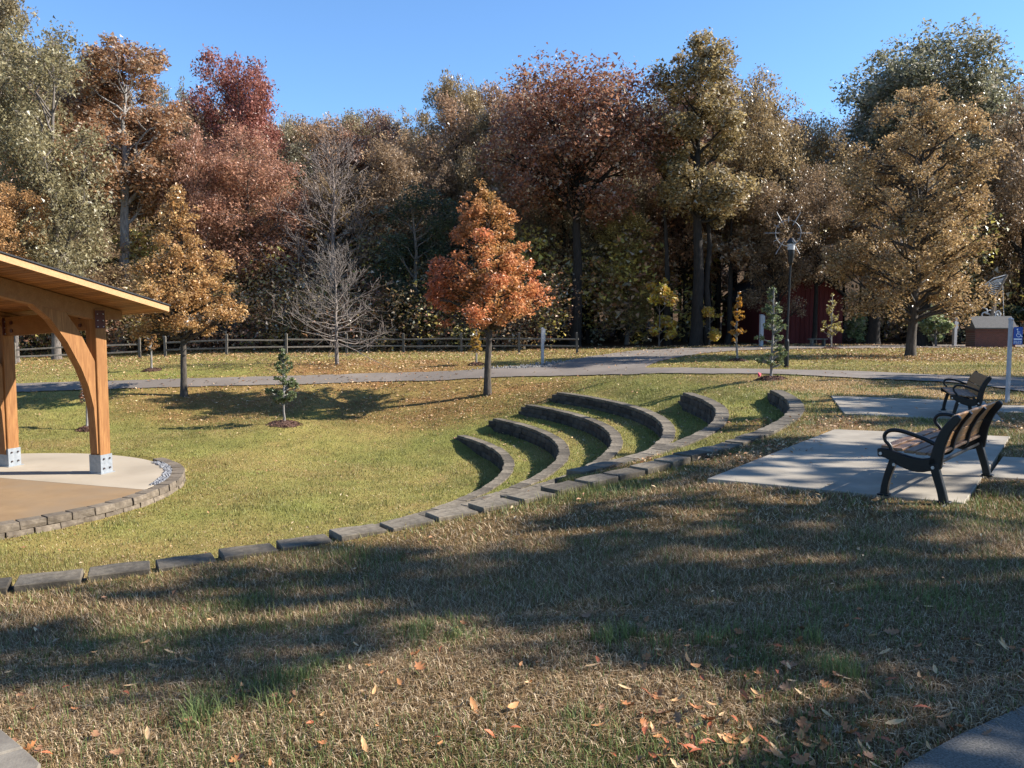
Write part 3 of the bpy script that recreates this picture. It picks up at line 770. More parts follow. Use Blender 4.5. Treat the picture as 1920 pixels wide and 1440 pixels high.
# local frame: s along ev (away along the eave), t along nv (towards the ridge)
PM = Matrix(((ev.x, nv.x, 0), (ev.y, nv.y, 0), (0, 0, 1)))
TILT = -0.062; SLOPE = 0.21; CEIL0 = 1.97; HALF = 4.0
S0, S1 = -1.25, 2 * BAY + 1.2
def roof_z(s, t, base=CEIL0):
    tt = t if t <= HALF else 2 * HALF - t
    return base + SLOPE * tt + TILT * s
def L(s, t, z): return PM @ Vector((s, t, z))
def pav(mb, name, mat, parent=PV, bevel=0.0, smooth=False):
    mb.v = [tuple(PM @ Vector(v)) for v in mb.v]
    return mb.build(name, mat, parent, bevel, smooth)
PW = 0.32
for bi in range(3):
    s = bi * BAY
    for side in (0, 1):
        t = 0.0 if side == 0 else 2 * HALF
        sg = 1 if side == 0 else -1
        ztop = roof_z(s, t) - 0.10
        post = MB(); post.box((s - PW/2, t - PW/2, ZS + 0.05), (s + PW/2, t + PW/2, ztop)); post = pav(post, 'post', M['glulam'], bevel=0.012)
        bt = MB(); h_ = PW/2 + 0.018
        bt.box((s - h_, t - h_, ZS + 0.001), (s + h_, t + h_, ZS + 0.46)); bt.box((s - h_ - .04, t - h_ - .04, ZS + 0.0005), (s + h_ + .04, t + h_ + .04, ZS + 0.02))
        bt = pav(bt, 'steel_boot', M['galv'])
        for da in (-.09, .09):
            for dz_ in (0.13, 0.36):
                b_ = MB(); b_.tube([(s - h_ - .03, t + da, ZS + dz_), (s - h_ + .002, t + da, ZS + dz_)], 0.022, 8); pav(b_, 'bolt', M['bolt_dark'], bt)
                b_ = MB(); b_.tube([(s + da, t - sg * (h_ + .03), ZS + dz_), (s + da, t - sg * (h_ - .002), ZS + dz_)], 0.022, 8); pav(b_, 'bolt', M['bolt_dark'], bt)
        # connector plate on the audience face
        pl = MB(); pl.box((s - PW/2 - .012, t - .12, ztop - 0.47), (s - PW/2 - .001, t + .17, ztop - 0.04)); pl = pav(pl, 'connector_plate', M['plate'])
        for da in (-.06, .11):
            for dz_ in (.1, .25, .4):
                b_ = MB(); b_.tube([(s - PW/2 - .028, t + da, ztop - .05 - dz_ + .02), (s - PW/2 - .010, t + da, ztop - .05 - dz_ + .02)], 0.014, 6); pav(b_, 'bolt', M['bolt'], pl)
        # curved brace, in the frame plane
        ins = [(.20,-1.62),(.215,-1.1),(.25,-.5),(.38,.02),(.57,.465),(.93,1.08),(1.36,1.62),(1.96,2.07),(2.6,2.36),(3.3,2.60),(3.95,2.78)]
        P = []; Wd = []
        for k, (a_, z_) in enumerate(ins):
            P.append((a_, z_))
        n_ = len(P); cen = []
        for k in range(n_):
            d = Vector(P[min(k+1, n_-1)]) - Vector(P[max(k-1, 0)]); d.normalize(); nn = Vector((-d.y, d.x))
            if nn.y < 0 and nn.x > 0: nn = -nn
            if k < 3: nn = Vector((-1, 0.0))
            wd = 0.24 if k == 0 else (0.42 if k < 8 else 0.34)
            cen.append((Vector(P[k]), Vector(P[k]) + nn * wd))
        mb = MB(); vs = []; fs = []
        for (ia, oa) in cen:
            for q, under in ((ia, .33), (oa, .05)):
                zq = min(q.y, CEIL0 + SLOPE * min(q.x, HALF) - under)      # keep the brace under the roof
                for x in (s - 0.11, s + 0.11):
                    vs.append((x, t + sg * min(q.x, HALF - .01), zq + TILT * s))
        for k in range(n_ - 1):
            o4 = 4 * k
            fs += [(o4, o4+1, o4+5, o4+4), (o4+2, o4+6, o4+7, o4+3), (o4, o4+4, o4+6, o4+2), (o4+1, o4+3, o4+7, o4+5)]
        fs += [(0, 2, 3, 1), (4*(n_-1), 4*(n_-1)+1, 4*(n_-1)+3, 4*(n_-1)+2)]
        mb.add(vs, fs); pav(mb, 'curved_brace', M['glulam'])
        # rafter
        mb = MB()
        t0, t1 = (-0.72, HALF) if side == 0 else (2 * HALF + 0.72, HALF)
        zr = lambda tt: roof_z(s, tt) - 0.012
        mb.add([(x, tt, zz) for x in (s - .12, s + .12) for (tt, zz) in ((t0, zr(t0) - .20), (t1, zr(t1) - .40), (t1, zr(t1)), (t0, zr(t0)), (t + sg * .1, zr(t + sg * .1) - .38))],
               [(0, 4, 1, 2, 3), (8, 7, 6, 9, 5), (0, 3, 8, 5), (3, 2, 7, 8), (2, 1, 6, 7), (1, 4, 9, 6), (4, 0, 5, 9)])
        pav(mb, 'rafter', M['glulam_h'])
# eave and ridge beams
for t in (0.0, 2 * HALF):
    for bi in range(2):
        s0 = bi * BAY + PW/2 + .003; s1 = (bi + 1) * BAY - PW/2 - .003
        mb = MB()
        mb.add([(s_, t + dt, roof_z(s_, t) + dz_) for s_ in (s0, s1) for (dt, dz_) in ((-.09, -.60), (.09, -.60), (.09, -.13), (-.09, -.13))],
               [(0,1,2,3),(7,6,5,4),(0,4,5,1),(1,5,6,2),(2,6,7,3),(3,7,4,0)])
        eb = pav(mb, 'eave_beam', M['glulam_h'])
        for s_ in (s0 + .22, s1 - .22):
            for dz_ in (-.28, -.48):
                b_ = MB(); b_.tube([(s_, t + .085, roof_z(s_, t) + dz_), (s_, t + .12, roof_z(s_, t) + dz_)], 0.045, 10); pav(b_, 'bolt', M['plate'], eb)
# ceiling planks (run along the eave), each its own board
np_ = 36; t_lo = -1.0
pw_ = (HALF - t_lo) / np_
for side in (0, 1):
    for k in range(np_):
        ta = t_lo + k * pw_ + .008; tb = t_lo + (k + 1) * pw_ - .008
        mb = MB(); vs = []
        for s_ in (S0, S1):
            for tt, up in ((ta, 0), (tb, 0), (tb, .03), (ta, .03)):
                vs.append((s_, tt if side == 0 else 2 * HALF - tt, roof_z(s_, tt) + up))
        mb.add(vs, [(0,1,2,3),(7,6,5,4),(0,4,5,1),(1,5,6,2),(2,6,7,3),(3,7,4,0)])
        pav(mb, 'ceiling_plank', M['plank'])
def roof_sheet(name, base, thick, s0, s1, tlo, mat):
    for side in (0, 1):
        mb = MB(); vs = []
        for s_ in (s0, s1):
            for tt, up in ((tlo, 0), (HALF, 0), (HALF, thick), (tlo, thick)):
                vs.append((s_, tt if side == 0 else 2 * HALF - tt, roof_z(s_, tt) + base + up))
        mb.add(vs, [(0,1,2,3),(7,6,5,4),(0,4,5,1),(1,5,6,2),(2,6,7,3),(3,7,4,0)])
        pav(mb, name, mat)
roof_sheet('roof_deck', 0.032, 0.085, S0, S1, t_lo, M['fascia'])
roof_sheet('shingle_roof', 0.119, 0.028, S0 - .075, S1 + .03, t_lo - .06, M['shingle'])
for s_ in (S0 - 0.042, S1 + 0.002):
    for side in (0, 1):
        mb = MB(); vs = []
        for x in (s_, s_ + .04):
            for tt, dz_ in ((t_lo - .035, -.028), (HALF, -.028), (HALF, .112), (t_lo - .035, .112)):
                vs.append((x, tt if side == 0 else 2 * HALF - tt, roof_z(x, tt) + dz_))
        mb.add(vs, [(0,1,2,3),(7,6,5,4),(0,4,5,1),(1,5,6,2),(2,6,7,3),(3,7,4,0)])
        pav(mb, 'rake_board', M['fascia'])
for side in (0, 1):
    mb = MB(); vs = []
    for x in (S0, S1):
        for dt, dz_ in ((-.035, -.028), (-.002, -.028), (-.002, .11), (-.035, .11)):
            tt = t_lo + dt
            vs.append((x, tt if side == 0 else 2 * HALF - tt, roof_z(x, tt) + dz_))
    mb.add(vs, [(0,1,2,3),(7,6,5,4),(0,4,5,1),(1,5,6,2),(2,6,7,3),(3,7,4,0)])
    pav(mb, 'eave_board', M['fascia'])

# ------------------------------------------------------------------ benches
def smooth_path(P, n):
    return [tuple(p) for p in resample(P, n)]
def make_bench(L_, label):
    root = empty('park_bench', (0, 0, 0), 0, label, 'bench', 'park benches on the concrete pads')
    for x in (0.0, L_):
        x0, x1 = x - .03, x + .03
        fr = MB()
        fr.ribbon(smooth_path([(.57,.425),(.48,.425),(.30,.36),(.14,.34),(.0,.385)], 14), [.075,.08,.085,.09,.10,.11,.12,.125,.13,.13,.125,.12,.11,.10], x0, x1)   # seat rail, deep belly
        fr.ribbon(smooth_path([(.02,.33),(.0,.45),(-.03,.58),(-.09,.71),(-.185,.825)], 12), [.12,.12,.115,.11,.105,.10,.10,.095,.09,.085,.08,.05], x0, x1)  # back upright
        end = fr.build('end_frame', M['black'], root, bevel=.008)
        lg = MB(); lg.ribbon(smooth_path([(.41,.37),(.455,.24),(.485,.12),(.495,.015)], 8), [.075,.07,.068,.066,.066,.068,.07,.072], x0 - .004, x1 + .004); lg.box((x0 - .02, .44, 0.012), (x1 + .02, .555, .03))
        lg.build('leg', M['black'], end, bevel=.006)
        lg = MB(); lg.ribbon(smooth_path([(.03,.37),(-.01,.24),(-.05,.12),(-.075,.015)], 8), [.09,.08,.078,.075,.075,.075,.078,.08], x0 - .004, x1 + .004); lg.box((x0 - .02, -.14, 0.012), (x1 + .02, -.02, .03))
        lg.build('leg', M['black'], end, bevel=.006)
        arm = MB(); ap = smooth_path([(.43,.44),(.455,.50),(.50,.545),(.51,.60),(.46,.645),(.36,.65),(.22,.62),(.08,.575),(-.02,.53)], 26)
        arm.tube([(x, a_, b_) for a_, b_ in ap], .02, 8)
        arm.build('armrest', M['black'], end, smooth=True)
        for (yy, zz) in ((.40, .325), (.03, .335), (.535, .42)):
            b_ = MB(); sx = -1 if x == 0 else 1
            b_.tube([(x + sx * .028, yy, zz), (x + sx * .042, yy, zz)], .016, 8); b_.build('bolt', M['bolt'], end)
    # seat slats
    for k in range(5):
        y0 = .555 - k * .112; z = .468 - .018 * min(k, 3) + (0.012 if k == 4 else 0)
        z = [.462, .448, .436, .43, .432][k]
        m_ = MB(); m_.box((.034, y0 - .102, z), (L_ - .034, y0, z + .028)); m_.build('seat_slat', M['slat'], root, bevel=.006)
    # back slats follow the curve of the upright
    bk = resample([(.055,.475),(.03,.58),(-.03,.71),(-.125,.84)], 31)
    for k in range(4):
        i0 = int(k * 7.5); i1 = i0 + 7
        (y0, z0), (y1, z1) = bk[i0], bk[min(i1, 30)]
        d = Vector((y1 - y0, z1 - z0)); d.normalize(); nn = Vector((-d.y, d.x)) * .026
        vs = []
        for x in (.034, L_ - .034):
            vs += [(x, y0, z0), (x, y1, z1), (x, y1 + nn.x, z1 + nn.y), (x, y0 + nn.x, z0 + nn.y)]
        MB().add(vs, [(0,1,2,3),(7,6,5,4),(0,4,5,1),(1,5,6,2),(2,6,7,3),(3,7,4,0)]).build('back_slat', M['slat_sunlit'], root, bevel=.005)
    # two straps behind the back and the stretcher rods
    for f_ in (1/3, 2/3):
        x = L_ * f_
        m_ = MB(); m_.ribbon(smooth_path([(.30,.395),(.12,.385),(.03,.42),(.012,.50),(-.012,.58),(-.068,.70),(-.15,.81)], 18), .04, x - .03, x + .03); m_.build('back_strap', M['black'], root, bevel=.005)
    m_ = MB(); m_.tube([(.02, .02, .36), (L_ - .02, .02, .36)], .016, 8); m_.tube([(.02, .075, .405), (L_ - .02, .075, .405)], .012, 8); m_.build('stretcher', M['black'], root)
    return root
def place_bench(b, foot, along, scl):      # scl: length, depth, height
    al = Vector(along).normalized(); fw = Vector((-al.y, al.x))
    rz = atan2(al.y, al.x)
    b.rotation_euler = (0, 0, rz)
    b.location = (foot[0] + fw.x * .075, foot[1] + fw.y * .075, 0.0); b.scale = scl
b1 = make_bench(1.73, 'nearer black metal bench with wooden slats, seen from behind its back')
f1 = at_height(1772, 943, 0.012); place_bench(b1, (f1.x, f1.y), (.655, .755), (.97, .87, .94))
b2 = make_bench(1.73, 'farther black metal bench with wooden slats, on the pad by the sign post')
f2 = at_height(1846, 789, 0.012); place_bench(b2, (f2.x, f2.y), (.38, .925), (.9, .74, .86))

# ------------------------------------------------------------------ posts, sign, lamp
def marker_post(px, py, ptop, wpx, label, box=1):
    g = ground(px, py); d = g.y
    zt = at_depth(px, ptop, d).z; wd = wpx * d / FPX
    r = empty('marker_post', (g.x, g.y, g.z), 0.2, label, 'post', 'white marker posts')
    h = zt - g.z
    MB().prism([(-wd/2,-wd/2),(wd/2,-wd/2),(wd/2,wd/2),(-wd/2,wd/2)], -.2, h - .03).build('post', M['white'], r, bevel=.008)
    c = MB(); e = wd * .56
    c.add([(-e,-e,h-.03),(e,-e,h-.03),(e,e,h-.03),(-e,e,h-.03),(-e,-e,h-.005),(e,-e,h-.005),(e,e,h-.005),(-e,e,h-.005),(0,0,h+.02)],
          [(3,2,1,0),(0,1,5,4),(1,2,6,5),(2,3,7,6),(3,0,4,7),(4,5,8),(5,6,8),(6,7,8),(7,4,8)]); c.build('post_cap', M['white'], r)
    if box:
        k = MB(); k.box((wd/2 + .002, -wd*.35, h*.62), (wd/2 + wd*.5, wd*.35, h*.97)); k.build('number_box', M['galv'], r, bevel=.006)
    return r, h, wd
marker_post(1017, 683, 615, 5.2, 'tall white post at the trail edge in front of the rail fence')
marker_post(1427, 649, 590, 6, 'white post half hidden behind the green sapling near the barn')
marker_post(1789, 649, 596, 6, 'white post left of the small brick box')
sp, sh, sw_ = marker_post(1888.5, 755, 597, 6.2, 'pale post carrying the blue wheelchair sign beside the farther bench', 0)
sg = empty('wheelchair_sign', sp.location + Vector((0.055, -0.075, 1.13)), radians(-50), 'small blue sign with white wheelchair symbol fixed to a pale post', 'sign')
MB().box((-.035, -.004, 0), (.125, .004, .34)).build('sign_plate', M['sign_blue'], sg, bevel=.002)
mk = MB()
def flat_line(mb, pts, wd, y=-.0065, t=.002):
    for p, q in zip(pts[:-1], pts[1:]):
        mb.bar((p[0], y, p[1]), (q[0], y, q[1]), t, wd, up=(0, 0, 1) if abs(q[0]-p[0]) > abs(q[1]-p[1]) else (1, 0, 0))
cxs = .045
ring = [(cxs + .012 + .036*cos(a_), .185 + .036*sin(a_)) for a_ in np.linspace(radians(110), radians(395), 14)]
flat_line(mk, ring, .010)
flat_line(mk, [(cxs - .006, .275), (cxs + .0, .205), (cxs + .045, .205), (cxs + .062, .155), (cxs + .078, .16)], .012)
flat_line(mk, [(cxs - .004, .245), (cxs + .035, .245)], .009)
mk.add([(cxs - .012 + .015*cos(a_), -.0075, .297 + .015*sin(a_)) for a_ in np.linspace(0, 2*pi, 10)[:-1]], [tuple(range(9))])
mk.build('wheelchair_symbol', M['sign_white'], sg)
tb = MB(); tb.box((-.025, -.0075, .095), (.115, -.0055, .120)); tb.build('white_band', M['sign_white'], sg)
tb = MB()
for k in range(3):
    for j in range(4):
        tb.box((-.025 + j*.036, -.0075, .025 + k*.02), (-.025 + j*.036 + (.032 if (j+k) % 3 else .022), -.0055, .033 + k*.02))
tb.build('small_print', M['sign_white'], sg)

lp = ground(1474, 690); hl = at_depth(1474, 445, lp.y).z - lp.z
lamp = empty('street_lamp', lp, 0, 'tall black lamp post rising behind the green sapling', 'street lamp')
MB().tube([(0,0,-.2),(0,0,.9),(0,0,.92),(0,0,1.0)], [.085,.08,.08,.055], 12).build('base', M['black'], lamp)
MB().tube([(0,0,1.0),(0.06,0,hl-.95)], [.042,.034], 12).build('pole', M['black'], lamp)
MB().tube([(.06,0,hl-.95),(.06,0,hl-.85),(.07,0,hl-.55),(.07,0,hl-.42)], [.042,.08,.115,.115], 14).build('lamp_housing', M['black'], lamp)
MB().tube([(.07,0,hl-.42),(.07,0,hl-.22)], [.115,.13], 14).build('lamp_glass', M['lamp_glass'], lamp)
MB().tube([(.07,0,hl-.20),(.07,0,hl-.16),(.07,0,hl-.02)], [.17,.17,.05], 14).build('lamp_roof', M['black'], lamp)
oc = at_depth(1478, 437, lp.y - .3)
orn = empty('wire_star_ornament', oc, 0, 'pale wire ring with radiating spokes hung on the lamp post', 'decoration')
MB().tube([(.43*cos(a_), 0, .43*sin(a_)) for a_ in np.linspace(0, 2*pi, 37)], .010, 6, cap=False).build('ring', M['wire'], orn)
for k in range(12):
    a_ = 2*pi*k/12 + .0
    r0 = .36 if k % 2 else .30; r1 = .80 if k % 2 == 0 else .56
    MB().tube([(r0*cos(a_), 0, r0*sin(a_)), (r1*cos(a_), 0, r1*sin(a_))], .011, 6).build('spoke', M['wire'], orn)
MB().tube([(0.04, 0.02, -.43), (.06, .28, -.52)], .012, 6).build('bracket', M['wire'], orn)

# ------------------------------------------------------------------ rail fence
def fence(pts, label, rails=(0.40, 0.80), hpost=1.15, skip=()):
    root = empty('rail_fence', (0, 0, 0), 0, label, 'fence')
    G = [Vector((p[0], p[1], float(Tz(p[0], p[1])))) for p in pts]
    for k, g in enumerate(G):
        r0 = random.Random(k)
        m_ = MB(); m_.box((-.06, -.05, -.3), (.06, .05, hpost - .03)); m_.add([(-.06,-.05,hpost-.03),(.06,-.05,hpost-.03),(.06,.05,hpost-.03),(-.06,.05,hpost-.03),(-.03,-.03,hpost+.02),(.03,-.03,hpost+.02),(.03,.03,hpost+.02),(-.03,.03,hpost+.02)],
              [(0,1,5,4),(1,2,6,5),(2,3,7,6),(3,0,4,7),(4,5,6,7)])
        m_.build('post', M['fence'], root, loc=g, rot=(r0.uniform(-.02,.02), r0.uniform(-.025,.025), r0.uniform(-.1,.1)))
    for k in range(len(G) - 1):
        if k in skip: continue
        for z in rails:
            a_, b_ = G[k], G[k + 1]; r0 = random.Random(k * 7 + int(z * 10))
            dv = (b_ - a_).normalized()
            p_ = a_ + Vector((0, 0, z + r0.uniform(-.03, .03))) - dv * .09; q_ = b_ + Vector((0, 0, z + r0.uniform(-.03, .03))) + dv * .09
            MB().bar(p_, q_, .05, .09).build('rail', M['fence'], root, bevel=.012)
fpx = [310, 425, 537, 650, 757, 865, 973, 1082]
fence([tuple(ground(x, y)[:2]) for x, y in zip(fpx, [669, 665.5, 663.5, 662.5, 662, 661.5, 661.5, 662.5])], 'long weathered two-rail fence along the edge of the wood')
g0 = ground(262, 672)
fence([(g0.x, g0.y), (g0.x - 2.9, g0.y - 1.0), (g0.x - 5.8, g0.y - 2.0), (g0.x - 8.7, g0.y - 3.0), (g0.x - 11.6, g0.y - 4.0)], 'shorter two-rail fence at left, seen between the pavilion posts')

# ------------------------------------------------------------------ brick box, rope rig, barn
bp = ground(1856, 651); bx_ = 70 * bp.y / FPX; bh = 58 * bp.y / FPX
kb = empty('brick_box', bp, radians(-8), 'small brick box with a grey sloping lid by the right edge', 'brick box')
MB().box((-bx_/2, -.7, -.3), (bx_/2, .7, bh * .64)).build('brick_wall', M['brick'], kb)
MB().add([(-bx_/2-.05,-.78,bh*.63),(bx_/2+.05,-.78,bh*.63),(bx_/2+.05,.1,bh),(-bx_/2-.05,.1,bh),(-bx_/2-.05,.78,bh*.63),(bx_/2+.05,.78,bh*.63),
          (-bx_/2-.05,-.78,bh*.59),(bx_/2+.05,-.78,bh*.59),(bx_/2+.05,.78,bh*.59),(-bx_/2-.05,.78,bh*.59)],
         [(0,1,2,3),(3,2,5,4),(6,9,8,7),(0,6,7,1),(4,5,8,9),(1,7,8,5,2),(0,3,4,9,6)]).build('lid', M['roof_grey'], kb)
MB().box((-bx_/2-.03, -.735, bh*.49), (bx_/2+.03, .735, bh*.53)).build('brick_course', M['brick'], kb)

rp = ground(1867, 647); D = rp.y
def R3(px, py, dy=0.0): return at_depth(px, py, D + dy) - rp
rig = empty('rope_rigging', rp, 0, 'leaning mast with a fan of white ropes behind the brick box', 'play structure')
MB().tube([R3(1846, 652), R3(1869, 550), R3(1889, 515)], [.11, .09, .06], 8).build('leaning_mast', M['mast'], rig)
MB().tube([R3(1867, 652, .3), R3(1866, 530, .3)], .05, 8).build('upright_pole', M['mast'], rig)
MB().tube([R3(1880, 535), R3(1882, 592)], .018, 6).build('hanging_rope', M['rope'], rig)
for k in range(10):
    t = k / 9
    a_ = R3(1847 + 1 * t + 20 * t, 533 - 9 * t, .1); b_ = R3(1867 + 20 * t, 552 - 34 * t, .05)
    mid = R3(1850 + 26 * t, 552 - 27 * t, .1)
    pp = [a_ * (1-u)**2 + mid * 2*u*(1-u) + b_ * u*u for u in np.linspace(0, 1, 8)]
    MB().tube(pp, .028, 5).build('fan_rope', M['rope'], rig)
MB().tube([R3(1847, 533, .1), R3(1862, 522, .1), R3(1889, 515, .1)], .03, 6).build('fan_edge_rope', M['rope'], rig)
for k, (sx, sy, ex, ey) in enumerate([(1861, 585, 1882, 643), (1856, 582, 1868, 612), (1868, 585, 1876, 612), (1842, 590, 1862, 582), (1870, 610, 1884, 640), (1845, 578, 1858, 600)]):
    pp = []
    for u in np.linspace(0, 1, 13):
        q = R3(sx + (ex - sx) * u, sy + (ey - sy) * u, .2)
        pp.append(q + Vector((.12 * sin(u * 14 + k), 0, .10 * cos(u * 14 + k))))
    MB().tube(pp, .045, 6).build('coiled_rope', M['rope'], rig)
for k, (cx_, cy_) in enumerate([(1871, 590), (1873, 617), (1866, 600)]):
    MB().tube([R3(cx_, cy_, .1) + Vector((.17*cos(a_), 0, .24*sin(a_))) for a_ in np.linspace(0, 2*pi, 15)], .045, 6, cap=False).build('rope_ring', M['rope'], rig)

bd_ = 56.0
def R4(px, py): return at_depth(px, py, bd_)
bl, brr = R4(1415, 650).x, R4(1576, 650).x; cxm = R4(1500, 650).x; bz = float(Tz(cxm, bd_))
barn = empty('red_barn', (cxm, bd_, bz), radians(3), 'dark red barn with gabled roof standing in the shade of the trees', 'building')
ze = 3.1; zr_ = R4(1500, 488).z - bz
hw_ = (brr - bl) / 2
MB().add([(x_, y_, z_) for y_ in (0, 8) for x_, z_ in ((-hw_, -.3), (hw_, -.3), (hw_, ze), (0, zr_), (-hw_, ze))],
         [(0,1,2,3,4),(9,8,7,6,5),(0,5,6,1),(1,6,7,2),(2,7,8,3),(3,8,9,4),(4,9,5,0)]).build('wall', M['barn'], barn)
for s_ in (-1, 1):
    e_ = hw_ + .35; sl = (zr_ - ze) / hw_
    MB().add([(0, -.4, zr_ + .03), (s_*e_, -.4, ze - sl*.35 + .03), (s_*e_, 8.4, ze - sl*.35 + .03), (0, 8.4, zr_ + .03), (0, -.4, zr_ + .15), (s_*e_, -.4, ze - sl*.35 + .15), (s_*e_, 8.4, ze - sl*.35 + .15), (0, 8.4, zr_ + .15)],
             [(0,1,2,3),(7,6,5,4),(0,4,5,1),(1,5,6,2),(2,6,7,3),(3,7,4,0)]).build('roof', M['roof_dark'], barn)
for k in range(17):
    x_ = -hw_ + .35 + k * (2*hw_ - .7) / 16
    zt_ = ze + (zr_ - ze) * (1 - abs(x_) / hw_) - .05
    MB().box((x_ - .025, -.03, -.1), (x_ + .025, -.002, zt_)).build('batten', M['barn'], barn)
tbl = empty('picnic_bench', ground(1533, 649), 0.1, 'small dark bench standing in front of the red barn', 'bench')
MB().box((-.55,-.2,.40),(.55,.2,.46)).build('seat', M['fence'], tbl)
MB().box((-.42,-.17,-.05),(-.34,.17,.40)).build('leg', M['fence'], tbl); MB().box((.34,-.17,-.05),(.42,.17,.40)).build('leg', M['fence'], tbl)
# ------------------------------------------------------------------ vegetation
class Tubes:
    """fast tapered tubes into numpy arrays"""
    def __init__(s): s.V = []; s.F = []; s.n = 0
    def add(s, pts, rad, n=5):
        P = np.asarray(pts, float); m = len(P)
        T = np.gradient(P, axis=0); T /= np.linalg.norm(T, axis=1)[:, None] + 1e-9
        ref = np.array([0.3, 0.8, 0.1]) if abs(T[0, 2]) > .7 else np.array([0.1, 0.2, 1.0])
        A = np.cross(T, ref); A /= np.linalg.norm(A, axis=1)[:, None] + 1e-9
        B = np.cross(T, A)
        an = np.arange(n) * 2 * pi / n
        r = np.asarray(rad, float)
        ring = P[:, None, :] + (A[:, None, :] * np.cos(an)[None, :, None] + B[:, None, :] * np.sin(an)[None, :, None]) * r[:, None, None]
        s.V.append(ring.reshape(-1, 3))
        i = np.arange(m - 1)[:, None] * n + np.arange(n)[None, :]; j = np.arange(m - 1)[:, None] * n + (np.arange(n)[None, :] + 1) % n
        s.F.append(np.stack([i, j, j + n, i + n], -1).reshape(-1, 4) + s.n); s.n += m * n
    def mesh(s, name): return np_mesh(name, np.concatenate(s.V), np.concatenate(s.F), smooth=True)

def leaf_quads(Cn, size, aspect, rng, up=0.35, droop=0.0):
    """folded rhombic leaves; returns V,F"""
    n = len(Cn)
    nm = rng.normal(0, 1, (n, 3)); nm /= np.linalg.norm(nm, axis=1)[:, None]
    nm[:, 2] = np.abs(nm[:, 2]) + up; nm /= np.linalg.norm(nm, axis=1)[:, None]
    d = rng.normal(0, 1, (n, 3)); d[:, 2] -= droop; d -= nm * (d * nm).sum(1)[:, None]; d /= np.linalg.norm(d, axis=1)[:, None] + 1e-9
    b = np.cross(nm, d)
    L_ = (size * rng.uniform(0.6, 1.35, n))[:, None]; W = L_ * aspect
    fold = nm * W * 0.25
    V = np.stack([Cn + d * L_ * .5, Cn + b * W * .5 + fold - d * L_ * .05, Cn - d * L_ * .5, Cn - b * W * .5 + fold - d * L_ * .05], 1).reshape(-1, 3)
    k = 4 * np.arange(n)[:, None]
    F = np.concatenate([k + np.array([[0, 1, 2]]), k + np.array([[0, 2, 3]])], 0)
    return V, F
def leaf_tris(Cn, size, aspect, rng, up=0.35, droop=0.0):
    """one small leaf-sized face each, for the far crowns"""
    n = len(Cn)
    nm = rng.normal(0, 1, (n, 3)); nm /= np.linalg.norm(nm, axis=1)[:, None]
    nm[:, 2] = np.abs(nm[:, 2]) + up; nm /= np.linalg.norm(nm, axis=1)[:, None]
    d = rng.normal(0, 1, (n, 3)); d[:, 2] -= droop; d -= nm * (d * nm).sum(1)[:, None]; d /= np.linalg.norm(d, axis=1)[:, None] + 1e-9
    b = np.cross(nm, d)
    L_ = (size * (0.4 + 1.3 * rng.uniform(0, 1, n) ** 1.5))[:, None]; W = L_ * aspect
    V = np.stack([Cn + d * L_ * .6, Cn - d * L_ * .4 + b * W * .62, Cn - d * L_ * .4 - b * W * .62], 1).reshape(-1, 3)
    return V, np.arange(3 * n).reshape(-1, 3)
def pal_mix(pal, t):
    """pal list of rgb, t in 0..1"""
    P = np.array(pal); m = len(P) - 1
    x = np.clip(t, 0, 0.9999) * m; i = x.astype(int); f = (x - i)[:, None]
    return P[i] * (1 - f) + P[np.minimum(i + 1, m)] * f

PAL = {
 'olive':   [(.080,.070,.036),(.155,.132,.068),(.25,.21,.11),(.18,.125,.070)],
 'olivegrn':[(.075,.072,.036),(.15,.138,.068),(.25,.22,.115),(.19,.14,.075)],
 'rust':    [(.105,.055,.030),(.20,.105,.055),(.30,.17,.09),(.19,.14,.075)],
 'brown':   [(.085,.052,.032),(.16,.10,.058),(.25,.16,.09),(.15,.12,.065)],
 'redbrown':[(.10,.045,.030),(.17,.075,.048),(.25,.125,.075),(.16,.10,.055)],
 'darkred': [(.12,.030,.026),(.20,.055,.042),(.26,.10,.07),(.17,.08,.05)],
 'redpink': [(.15,.062,.042),(.26,.11,.07),(.36,.19,.12),(.24,.15,.085)],
 'orangebr':[(.18,.082,.030),(.30,.15,.05),(.41,.235,.09),(.25,.17,.065)],
 'goldbr': [(.25,.125,.045),(.40,.22,.08),(.54,.33,.14),(.36,.24,.10)],
 'sapdark':[(.06,.085,.035),(.11,.145,.06),(.19,.22,.10),(.10,.115,.05)],
 'tanbrown':[(.17,.105,.05),(.29,.19,.09),(.42,.30,.15),(.33,.18,.08)],
 'olivebr': [(.090,.068,.034),(.17,.125,.058),(.26,.20,.09),(.18,.105,.052)],
 'darkolive':[(.055,.056,.034),(.10,.10,.060),(.18,.17,.105),(.13,.10,.06)],
 'evergreen':[(.012,.024,.016),(.022,.042,.024),(.05,.075,.038),(.065,.07,.035)],
 'yellowgrn':[(.15,.135,.035),(.26,.215,.055),(.33,.26,.08),(.19,.135,.05)],
 'yellow':  [(.36,.22,.035),(.50,.33,.06),(.46,.25,.05),(.27,.18,.05)],
 'orange':  [(.38,.16,.025),(.54,.26,.035),(.50,.30,.06),(.36,.13,.025)],
 'sapgreen':[(.095,.12,.05),(.17,.20,.085),(.26,.28,.13),(.14,.15,.07)],
}
